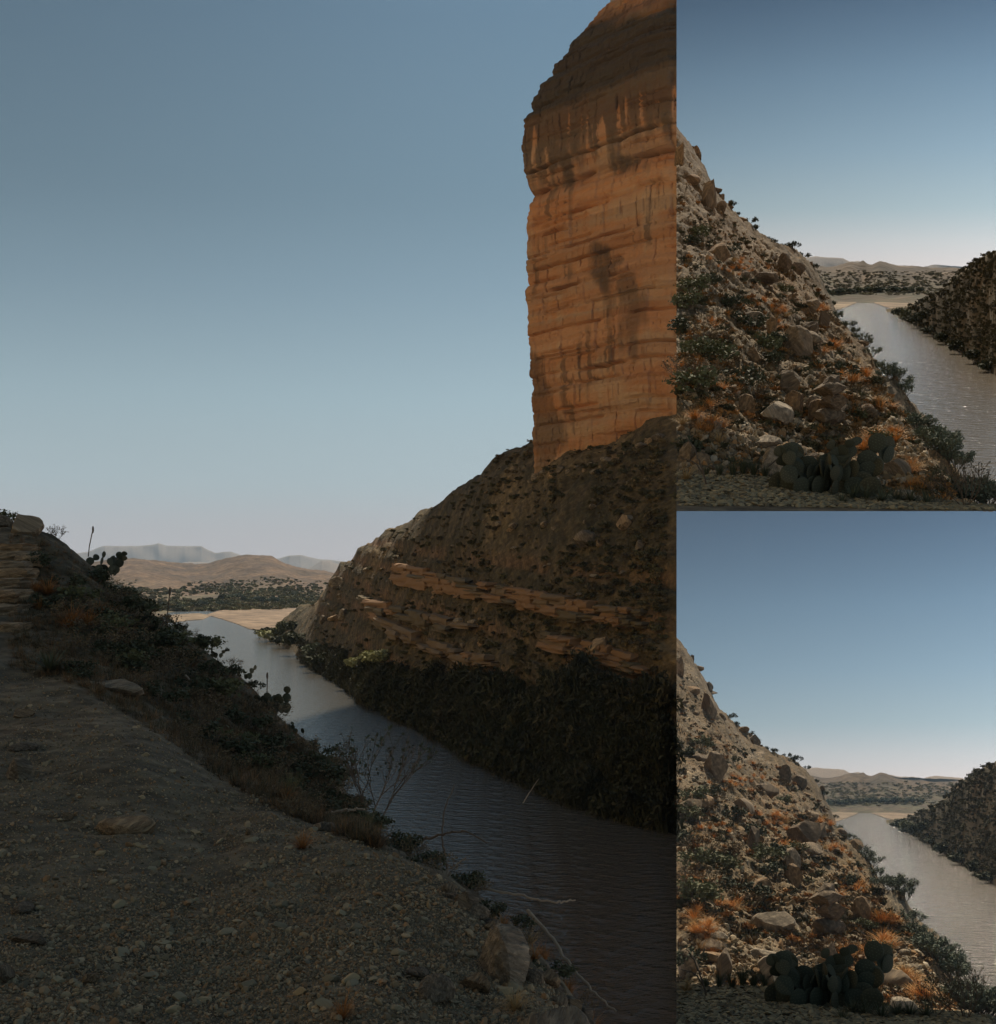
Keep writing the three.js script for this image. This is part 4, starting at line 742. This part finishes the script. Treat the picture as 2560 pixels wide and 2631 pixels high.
{ // rock ledges: courses of blocks cropping out along the beds of the hillside
  const R = mulberry(19);
  [['long orange ledge of layered rock across the middle of the hillside', [[760, 1082], [850, 1102], [940, 1118], [1030, 1137], [1120, 1156], [1200, 1166], [1278, 1178]], 3, 0],
    ['broken brown ledge on the left of the hillside', [[642, 1112], [700, 1148], [780, 1166], [880, 1196]], 2, 2],
    ['lower ledge with an orange face above the dark reeds', [[706, 1168], [800, 1218], [850, 1236], [930, 1258]], 2, 1],
    ['blocky orange ledge at the right above the reeds', [[1045, 1212], [1110, 1226], [1180, 1246], [1270, 1284]], 3, 0],
    ['thin ledge near the foot of the hillside at right', [[1090, 1275], [1180, 1292], [1268, 1312]], 1, 2]].forEach(([label, line, rows, shade]) => {
    const g = new THREE.Group(), p0 = hill.pick(...line[0]); if (!p0) return; g.position.copy(p0);
    const rowAt = (X) => table(line, X), X1 = line[line.length - 1][0];
    for (let r = 0; r < rows; r++) for (let X = line[0][0] + 10 * R(); X < X1;) {
      const w = 15 + 34 * R() ** 1.5, jit = r * 11 + 4 * (R() - 0.5), A = hill.pick(X, rowAt(X) + jit), B = hill.pick(X + w, rowAt(X + w) + jit); X += w * (R() < 0.25 ? 1.5 : 0.9); if (!A || !B || B.x > CUT * -B.z - 3.5 || A.distanceTo(B) > px(w, A) * 6) continue;
      const p = A.clone().add(B).multiplyScalar(0.5), vec = B.clone().sub(A);
      const b = new THREE.Mesh(BLOCKS[Math.floor(R() * 5)], M_ledge[R() < 0.55 ? shade : Math.floor(R() * 3)]); b.name = 'block';
      b.position.copy(p).sub(p0); b.scale.set(vec.length() * 1.06, px(9 + 12 * R() ** 1.5, p), 4.2 + 2 * R()); b.position.x += 0.9; b.position.y -= b.scale.y * 0.1; b.rotation.set(0, Math.atan2(-vec.z, vec.x) + 0.08 * (R() - 0.5), Math.atan2(vec.y, Math.hypot(vec.x, vec.z)) * 0.8, 'YXZ'); g.add(b);
    }
    tag(put(g, V, 'rock_ledge'), label, 'rock ledge');
  });
}
{ // rocks on the hillside
  const R = mulberry(17);
  const named = [[880, 1176, 34, 30, 'pale square block on the rock ledges of the hillside'], [905, 1182, 26, 24, 'smaller block beside the pale square one on the ledges'], [1120, 1010, 70, 60, 'large leaning slab on the upper hillside'], [1195, 985, 44, 40, 'boulder high on the hillside below the cliff'], [1150, 1225, 56, 40, 'blocky boulder on the lower hillside'], [650, 1100, 40, 34, 'rock knob on the end of the ridge'], [745, 1035, 26, 22, 'small knob on the ridge skyline']];
  for (const [X, Y, w, h, label] of named) { const p = hill.pick(X, Y + h / 2) ?? hill.crest(X); place(ROCKS[Math.floor(R() * 8)], V, p, px(w, p) / 2.1, { mat: ROCK_SHADE[Math.floor(R() * 4)], name: 'rock', label, category: 'rock', tall: 1.2, sink: 0.25 }); }
  for (let i = 0; i < 16; i++) { const X = 1024 + 15.5 * i, Y = table([[1022, 904], [1160, 884], [1240, 842], [1293, 828]], X) + 10 * R(), p = hill.pick(X, Y); if (!p || p.x > CUT * -p.z - 3) continue; place(i % 2 ? ROCKS[i % 8] : BLOCKS[i % 5], V, p, px(6 + 16 * R() ** 2, p), { mat: ROCK_SHADE[i % 4], name: 'rock', label: 'fallen block at the foot of the tall cliff', category: 'rock', group: 'fallen blocks under the cliff', sink: 0.2 }); }
  for (let i = 0; i < 56; i++) { const X = 600 + 670 * R(), Y = 900 + 360 * R(), p = hill.pick(X, Y); if (!p || p.x > CUT * -p.z - 3) continue; place(ROCKS[i % 8], V, p, px(5 + 12 * R() ** 2, p), { mat: ROCK_SHADE[i % 4], name: 'rock', label: 'weathered rock among the scrub of the shaded hillside', category: 'rock', group: 'rocks on the shaded hillside', sink: 0.25, tall: 0.8 + 0.5 * R() }); }
}
// trees and scrub of the far plain
{
  const R = mulberry(23), list = [], sg = leavesAt(7, [[0, 0.3, 0], [0.25, 0.25, 0.1], [-0.2, 0.28, 0.15], [0, 0.35, -0.2]], 46, 0.34, 0.24);
  for (let i = 0; i < 4200; i++) {
    const X = 150 + 500 * R(), Y = 1104 + 64 * R() ** 0.8, p = farLand.pick(X, Y); if (!p) continue;
    if (fbm(p.x * 0.012, 3, p.z * 0.006, 3) < 0.28 * (R() - 0.5) - 0.1 + 0.3 * smooth(1130, 1104, Y)) continue;
    const s = (1.6 + 3.4 * R() ** 2) * (0.6 + 0.4 * smooth(1104, 1150, Y)); list.push({ p, s: new THREE.Vector3(s * 1.5, s, s * 1.5), q: new THREE.Quaternion().setFromAxisAngle(up, R() * 6.28), c: tint(...(R() < 0.6 ? [0.16, 0.155, 0.075] : [0.22, 0.185, 0.10]), 0.7 + 0.7 * R()) });
  }
  scatterStuff(V, 'plain_scrub', [sg], new THREE.MeshPhysicalMaterial({ roughness: 0.9, side: THREE.DoubleSide }), list, 'low green scrub covering the far plain', 'scrub');
  const spots = [[430, 1146, 14], [441, 1147, 15], [455, 1144, 12], [468, 1150, 14], [480, 1152, 12], [492, 1150, 13], [503, 1152, 15], [516, 1152, 14], [525, 1153, 16], [400, 1150, 11], [412, 1152, 12], [388, 1158, 14], [372, 1162, 16], [358, 1164, 16], [346, 1166, 14], [334, 1167, 14], [540, 1153, 8], [552, 1153, 8], [566, 1152, 9], [580, 1152, 9], [420, 1158, 12], [436, 1160, 10], [450, 1162, 9], [465, 1160, 9], [310, 1160, 12], [600, 1150, 10]];
  spots.forEach(([X, Y, h], i) => { const p = farLand.pick(X, Y) ?? farLand.crest(X); const src = kinds.bush[[0, 2, 1][i % 3]], t = place(src, V, p, px(h, p), { wide: 1.25, name: 'riverside_tree', category: 'tree', label: 'round dark tree in the green belt beyond the sand bars', group: 'trees beyond the sand bars' }); });
}

// ------------------------------------------------------------------ right-hand views: things
const PILLAR = [951, 952, 953, 954].map((s) => rockGeo(s, 5, 1.0, 16, 0.22));
function sideThings(S) {
  const { v, k, W } = S, R = mulberry(401), far = (p) => -p.z;
  const on = (X, Y) => S.slope.pick(X, Y), dmax = (X) => table([[1500, 190], [1590, 185], [1650, 112], [1715, 70], [1790, 50], [1900, 46]], X);
  const sil = (X) => table([[1293, 262], [1325, 322], [1345, 348], [1385, 402], [1450, 466], [1530, 506], [1560, 546], [1590, 592], [1650, 684], [1715, 778], [1790, 900], [1830, 966]], X);
  const rock = (geos, X, Y, w, h, m, label, o = {}) => { const p = o.crest ? S.slope.crest(X, 40 * k, dmax(X) * k) : on(X, Y + h / 2); if (!p) return null; return place(geos[(o.i ?? Math.floor(R() * geos.length)) % geos.length], v, p, px(w, p) / 2.05, { mat: ROCK_SUN[m], name: o.name ?? 'rock', label, category: 'rock', tall: h / w / 0.4 * 0.62, deep: o.deep ?? 0.9, sink: o.sink ?? 0.2, group: o.group, ry: R() * 6.28, rz: (R() - 0.5) * 0.3 }); };
  // scree
  {
    const list = [], cols = [[0.33, 0.262, 0.165], [0.26, 0.188, 0.10], [0.30, 0.18, 0.08], [0.17, 0.13, 0.075], [0.40, 0.335, 0.235]];
    for (let i = 0; i < 24000; i++) {
      const X = 1294 + 560 * R(), y0 = sil(X), Y = lerp(y0, 972, R()), p = on(X, Y); if (!p || p.x < CUT * (far(p) * v.c - p.y * v.s) + 0.1 * k) continue;
      const s = k * (0.022 + 0.13 * R() ** 4); list.push({ p, s: new THREE.Vector3(s * (0.8 + 0.7 * R()), s * (0.9 + 0.6 * R()), s), q: new THREE.Quaternion().setFromEuler(new THREE.Euler(R() * 6, R() * 6, R() * 6)), c: tint(...cols[Math.floor(R() * 5)], 0.75 + 0.45 * R()) });
    }
    scatterStuff(v, 'scree', CHIPS, new THREE.MeshStandardMaterial({ roughness: 0.97 }), list, `loose stone rubble covering the sunlit slope ${W}`, 'scree');
  }
  {
    const list = [], br = leavesAt(11, [[0, 0.3, 0], [0.3, 0.25, 0.1], [-0.25, 0.28, 0.15], [0, 0.22, -0.3]], 64, 0.15, 0.24, 3);
    for (let i = 0; i < 2600; i++) {
      const X = 1296 + 520 * R(), Y = lerp(sil(X) + 3, 965, R()), p = on(X, Y); if (!p || fbm(p.x / k * 0.16, 5, p.z / k * 0.16, 3) < -0.05 + 0.3 * (R() - 0.5)) continue;
      const s = px(lerp(6, 15, smooth(300, 900, Y)) * (0.5 + 1.0 * R()), p), q = R(); list.push({ p, s: new THREE.Vector3(s * 1.3, s, s * 1.3), q: new THREE.Quaternion().setFromAxisAngle(up, R() * 6.28), c: tint(...(q < 0.45 ? [0.085, 0.08, 0.038] : q < 0.8 ? [0.19, 0.125, 0.055] : [0.34, 0.17, 0.05]), 0.7 + 0.6 * R()) });
    }
    scatterStuff(v, 'slope_brush', [br], new THREE.MeshPhysicalMaterial({ roughness: 0.9, side: THREE.DoubleSide }), list, `low dry brush scattered over the sunlit slope ${W}`, 'brush');
  }
  // named rocks
  rock(ROCKS, 1357, 362, 40, 62, 1, `tall squared boulder on the upper skyline ${W}`, { i: 2 });
  rock(ROCKS, 1380, 385, 22, 30, 1, `boulder leaning right of the tall squared one ${W}`, { i: 4 });
  rock(ROCKS, 1322, 332, 44, 30, 2, `dark boulder high on the skyline ${W}`, { i: 5 });
  rock(ROCKS, 1297, 285, 20, 56, 2, `topmost outcrop cut by the left edge ${W}`, { i: 6 });
  rock(ROCKS, 1465, 520, 52, 38, 3, `dark overhanging boulder under the trail ${W}`, { i: 1 });
  rock(ROCKS, 1500, 498, 40, 34, 3, `boulder on the skyline below the trail ${W}`, { i: 3 });
  rock(ROCKS, 1525, 506, 42, 40, 3, `last big boulder on the skyline before the plain ${W}`, { i: 0 });
  rock(ROCKS, 1550, 575, 44, 32, 1, `blocky boulder at the edge above the river bend ${W}`, { i: 7 });
  rock(ROCKS, 1572, 605, 34, 40, 3, `dark upright boulder at the edge above the river bend ${W}`, { i: 2 });
  rock(ROCKS, 1548, 632, 60, 42, 1, `large weathered boulder on the right of the slope ${W}`, { i: 4 });
  rock(ROCKS, 1480, 765, 100, 70, 0, `pale rounded outcrop left of the dark rock pillar ${W}`, { i: 0, sink: 0.3 });
  rock(ROCKS, 1455, 830, 70, 40, 0, `pale rubble covered boulder below the outcrop ${W}`, { i: 6, sink: 0.3 });
  rock(ROCKS, 1480, 870, 90, 60, 0, `pale boulder low on the slope left of the cactus ${W}`, { i: 3, sink: 0.3 });
  rock(ROCKS, 1710, 872, 80, 66, 1, `large boulder right of the cactus with a dark hollow ${W}`, { i: 5, sink: 0.25 });
  rock(ROCKS, 1735, 935, 60, 60, 0, `pale boulder at the lower right corner of the slope ${W}`, { i: 1, sink: 0.25 });
  rock(ROCKS, 1520, 602, 26, 18, 0, `pale flat stone on the upper slope ${W}`, { i: 2 });
  rock(ROCKS, 1373, 803, 36, 24, 0, `pale smooth stone at the lower left of the slope ${W}`, { i: 4 });
  { // pillar of stacked blocks
    const p = on(1586, 812), g = new THREE.Group(), w = px(46, p); g.position.copy(p); g.position.y -= w * 0.1;
    let y = 0; [[1.3, 0.75, 0], [1.15, 0.8, 0.2], [1.22, 0.6, -0.15], [0.9, 0.4, 0.3]].forEach(([a, h, t], i) => { const b = new THREE.Mesh(PILLAR[i], M_pillar); b.name = 'block'; b.geometry.computeBoundingBox(); const bb = b.geometry.boundingBox, H = bb.max.y - bb.min.y; b.scale.set(w * a * 0.66, w * h / H * 1.1, w * a * 0.6); b.position.y = y - bb.min.y * b.scale.y; y += w * h * 0.8; b.rotation.set(0.1 * t, 0.5 + t, 0.12 * t); b.position.x = w * 0.12 * Math.sin(i * 2.1); g.add(b); });
    tag(put(g, v, 'rock_pillar'), `dark pillar of stacked rock blocks behind the cactus ${W}`, 'rock');
  }
  for (let i = 0; i < 16; i++) { const X = 1310 + 400 * R(), Y = lerp(sil(X) + 30, 870, R() ** 0.7); rock(i % 3 ? PILLAR : ROCKS, X, Y, 34 + 46 * R(), 26 + 40 * R(), 1 + Math.floor(R() * 3), `rubble strewn outcrop on the sunlit slope ${W}`, { group: `outcrops on the slope ${W}`, sink: 0.55 }); }
  for (let i = 0; i < 80; i++) { const X = 1298 + 520 * R(), y0 = sil(X), Y = lerp(y0 + 6, 950, R()); rock(i % 3 ? STONES : ROCKS, X, Y, 8 + 22 * R() ** 2, 7 + 14 * R() ** 2, Math.floor(R() * 4), `loose angular rock on the sunlit slope ${W}`, { group: `loose rocks on the slope ${W}` }); }
  for (let i = 0; i < 16; i++) { const X = 1300 + 440 * R(); rock(i % 2 ? ROCKS : BLOCKS, X, 0, 12 + 40 * R() ** 2, 12 + 26 * R() ** 2, 1 + Math.floor(R() * 3), `rock breaking the crest line of the slope ${W}`, { crest: true, sink: 0.5, group: `rocks on the crest ${W}` }); }
  // shrubs and grass of the slope
  const shrub = (kd, i, X, Y, h, label, o = {}) => { const p = o.crest ? S.slope.crest(X, 40 * k, dmax(X) * k) : on(X, Y); if (!p) return; return place(kinds[kd][i % kinds[kd].length], v, p, px(h, p), { label, category: o.category ?? 'shrub', name: o.name ?? 'shrub', wide: o.wide ?? 1.2, group: o.group, sink: 0.03 }); };
  [[1340, 455, 26], [1320, 470, 20], [1365, 440, 20], [1330, 560, 34], [1350, 545, 26], [1372, 560, 26], [1315, 590, 34], [1405, 590, 26], [1345, 650, 40], [1330, 680, 36], [1425, 625, 36], [1395, 660, 30], [1465, 670, 34], [1480, 660, 26], [1350, 730, 46], [1330, 750, 50], [1420, 735, 44], [1440, 760, 34], [1375, 690, 40], [1480, 700, 30], [1300, 720, 44], [1525, 650, 20], [1610, 715, 26], [1640, 760, 26], [1650, 800, 22], [1320, 875, 40], [1600, 838, 30], [1680, 850, 30], [1400, 480, 16], [1430, 540, 20], [1500, 560, 18], [1300, 640, 34]].forEach(([X, Y, h], i) => shrub(i % 3 === 2 ? 'dry' : i % 3 ? 'dark' : 'olive', i, X, Y, h * 1.35, i % 3 === 2 ? `dry brown shrub on the sunlit slope ${W}` : i % 3 ? `dark green shrub on the sunlit slope ${W}` : `olive green shrub on the sunlit slope ${W}`, { group: `shrubs on the slope ${W}` }));
  for (let i = 0; i < 14; i++) shrub('dark', i, 1390 + i * 18 + 8 * R(), 0, 9 + 9 * R(), `small shrub on the crest of the slope ${W}`, { crest: true, group: `shrubs on the crest ${W}` });
  const clump = [[1420, 520, 40], [1440, 510, 40], [1480, 590, 26], [1490, 600, 26], [1500, 640, 30], [1420, 600, 50], [1320, 700, 30], [1400, 760, 40], [1330, 790, 40], [1360, 830, 40], [1640, 720, 40], [1680, 780, 40], [1700, 840, 30], [1640, 850, 40], [1745, 900, 20], [1755, 930, 20], [1660, 900, 30], [1340, 620, 50], [1380, 520, 40], [1600, 660, 30], [1570, 590, 20]];
  for (let i = 0; i < 130; i++) { const [cx, cy, r] = clump[i % clump.length], X = cx + (R() + R() - 1) * r, Y = cy + (R() + R() - 1) * r * 0.7; if (X < 1299 || Y < sil(X) + 6) continue; const p = on(X, Y); if (!p) continue; const h = lerp(9, 22, smooth(480, 900, Y)) * (1.0 + 0.8 * R()); place(tufts[i % 3], v, p, px(h, p), { mat: i % 5 === 4 ? M_straw : M_orange, name: 'grass_tuft', category: 'grass', wide: 1.2, label: i % 5 === 4 ? `straw coloured grass tuft on the sunlit slope ${W}` : `orange dry grass tuft on the sunlit slope ${W}`, group: `grass tufts on the slope ${W}` }); }
  // green shrubs along the water's edge
  for (let i = 0; i < 34; i++) {
    const t = i / 33, X = lerp(1606, 1895, t ** 0.8), Y = table([[1600, 604], [1650, 688], [1715, 785], [1760, 846], [1790, 892], [1850, 945], [1900, 968]], X), h = lerp(16, 64, t) * (0.75 + 0.5 * R());
    const p = t < 0.75 ? S.slope.crest(X - 2, 40 * k, dmax(X) * k) : atPx(v, X, Math.min(968, Y + 20), 44 * k); if (!p) continue;
    place(kinds.gray[i % 2], v, p, px(h, p), { wide: 1.1, name: 'riverside_shrub', category: 'shrub', label: `grey green feathery shrub at the water's edge ${W}`, group: `shrubs at the water's edge ${W}` });
  }
  // right bank
  [[1718, 604, 16, 0], [1730, 606, 22, 0], [1745, 610, 24, 2], [1760, 618, 26, 0], [1735, 618, 20, 1], [1775, 612, 24, 0], [1785, 640, 24, 0], [1810, 655, 26, 0], [1840, 672, 28, 0], [1870, 690, 28, 0], [1895, 708, 28, 0]].forEach(([X, Y, h, q]) => { const p = S.hill.pick(X, Y) ?? S.hill.crest(X); place(kinds.bush[q], v, p, px(h, p), { wide: 1.35, name: 'bush', category: 'bush', label: `dark bush on the right river bank ${W}`, group: `bushes on the right bank ${W}` }); });
  {
    const list = [], sg = leavesAt(5, [[0, 0.3, 0], [0.25, 0.25, 0.1], [-0.2, 0.28, 0.15], [0, 0.22, -0.25]], 110, 0.13, 0.24);
    for (let i = 0; i < 2200; i++) { const X = 1735 + 185 * R(), Y = 480 + 230 * R(), p = S.hill.pick(X, Y); if (!p) continue; const s = px(4 + 14 * R() ** 2, p); list.push({ p, s, q: new THREE.Quaternion().setFromAxisAngle(up, R() * 6.28), c: tint(0.075, 0.07, 0.034, 0.7 + 0.6 * R()) }); }
    scatterStuff(v, 'hill_scrub', [sg], new THREE.MeshPhysicalMaterial({ roughness: 0.9, side: THREE.DoubleSide }), list, `low scrub on the dark right hill ${W}`, 'scrub');
    const pl = [];
    for (let i = 0; i < 1100; i++) { const X = 1535 + 320 * R(), Y = 518 + 46 * R() ** 0.8, p = S.plain.pick(X, Y); if (!p) continue; if (fbm(X * 0.05, Y * 0.15, 3, 3) < 0.3 * (R() - 0.5) - 0.12) continue; const s = px(2.5 + 5 * R() ** 2, p); pl.push({ p, s: new THREE.Vector3(s * 1.6, s, s * 1.6), q: new THREE.Quaternion().setFromAxisAngle(up, R() * 6.28), c: tint(0.17, 0.15, 0.08, 0.7 + 0.7 * R()) }); }
    scatterStuff(v, 'plain_scrub', [sg], new THREE.MeshPhysicalMaterial({ roughness: 0.9, side: THREE.DoubleSide }), pl, `dark scrub over the plain beyond the bend ${W}`, 'scrub');
    for (let i = 0; i < 22; i++) { const X = 1568 + i * 9 + 4 * R(), Y = i < 11 ? 563 - i * 0.6 : 556 + 2 * R(), p = S.plain.pick(X, Y); if (!p) continue; place(kinds.bush[[0, 1, 2][i % 3]], v, p, px(7 + 6 * R(), p), { wide: 1.4, name: 'riverside_tree', category: 'tree', label: `dark tree in the belt along the river bend ${W}`, group: `trees along the river bend ${W}` }); }
  }
  // the gravel strip, the big cactus and what grows round it
  const strip = (X, Y) => { const L = S.lip(X), q = clamp((976.8 - Y) / (976.8 - L), 0.02, 1); return S.strip(X, q * 0.8); };
  {
    const list = [], cols = [[0.32, 0.268, 0.155], [0.26, 0.222, 0.132], [0.37, 0.295, 0.165], [0.17, 0.145, 0.09]];
    for (let i = 0; i < 9000; i++) { const X = 1297 + 600 * R(), q = R(), p = S.strip(X, 0.8 * (v === UPPER ? 0.14 + 0.86 * q : q)), s = 0.008 + 0.024 * R() ** 3; list.push({ p, s: new THREE.Vector3(s * 1.2, s * 0.8, s), c: tint(...cols[Math.floor(R() * 4)], 0.7 + 0.5 * R()) }); }
    scatterStuff(v, 'gravel', CHIPS, new THREE.MeshStandardMaterial({ roughness: 0.97 }), list, `grey gravel on the shaded strip ${W}`, 'gravel');
  }
  { const p = strip(1578, 944); place(pearKind(77, 84, 0.4, 0.19), v, p, px(220, p), { ry: 0.15, name: 'prickly_pear', category: 'cactus', label: `big dark prickly pear in the shade ${W}` }); }
  const tuft = (geos, i, mat, X, Y, h, label, o = {}) => { const p = strip(X, Y); return place(geos[i % geos.length], v, p, px(h, p), { mat, label, category: o.category ?? 'grass', name: o.name ?? 'grass_tuft', wide: o.wide ?? 1.1, group: o.group }); };
  [[1375, 908, 34], [1400, 908, 40], [1420, 906, 44], [1440, 908, 40], [1462, 910, 36], [1485, 916, 30], [1350, 908, 26]].forEach(([X, Y, h], i) => tuft(uprights, i, M_agave, X, Y, h, `dark upright grass left of the big prickly pear ${W}`, { group: `grass left of the cactus ${W}` }));
  [[1630, 955, 40], [1655, 958, 44], [1685, 962, 40], [1715, 960, 46], [1740, 962, 40], [1610, 962, 34], [1770, 964, 36]].forEach(([X, Y, h], i) => tuft(i % 2 ? tufts : spikes, i, M_agave, X, Y, h, `dark drooping leaves right of the big prickly pear ${W}`, { group: `drooping plants right of the cactus ${W}` }));
  tuft(tufts, 1, M_straw, 1312, 915, 40, `straw grass at the left end of the gravel strip ${W}`);
  const bare = (X, Y, H, seed, label, o = {}) => { const p = strip(X, Y), tips = [], g = new THREE.Group(), b = new THREE.Mesh(branchy(seed, 3, 0.9, tips, { stems: o.stems ?? 4, lean: 0.9, len: 0.5, r: 0.014, kink: 0.35 }), M_twig); b.name = 'branch'; g.add(b); if (o.n) { const f = new THREE.Mesh(leavesAt(seed + 1, tips, o.n, 0.03, 0.05), M_leaf.dark); f.name = 'foliage'; g.add(f); } g.position.copy(p); g.scale.setScalar(px(H, p)); g.rotation.y = seed; return tag(put(g, v, 'bare_shrub'), label, 'shrub'); };
  bare(1845, 966, 84, 501, `dark bare shrub at the lower right corner ${W}`, { n: 260, stems: 6 });
  bare(1790, 962, 56, 503, `smaller bare shrub left of the corner one ${W}`, { n: 200, stems: 5 });
  const stick = (pts, r, label, seed) => pathTube(v, pts.map(([X, Y, d]) => atPx(v, X, Y, d)), r, r * 0.4, M_twig, 'stick', label, 'stick', r, seed);
  stick([[1350, 925, 10.2], [1338, 885, 10.2], [1322, 850, 10.2], [1312, 836, 10.2]], 0.009, `bare leaning stem at the left of the gravel strip ${W}`, 21);
  stick([[1345, 905, 10.3], [1325, 882, 10.3], [1300, 876, 10.3]], 0.008, `bare stem bending to the left edge ${W}`, 22);
  stick([[1470, 890, 10.2], [1500, 868, 10.3], [1535, 838, 10.4], [1560, 822, 10.4]], 0.007, `thin stem slanting up to the big prickly pear ${W}`, 23);
}
sideThings(upper); sideThings(lower);
renderer.render(scene, camera);
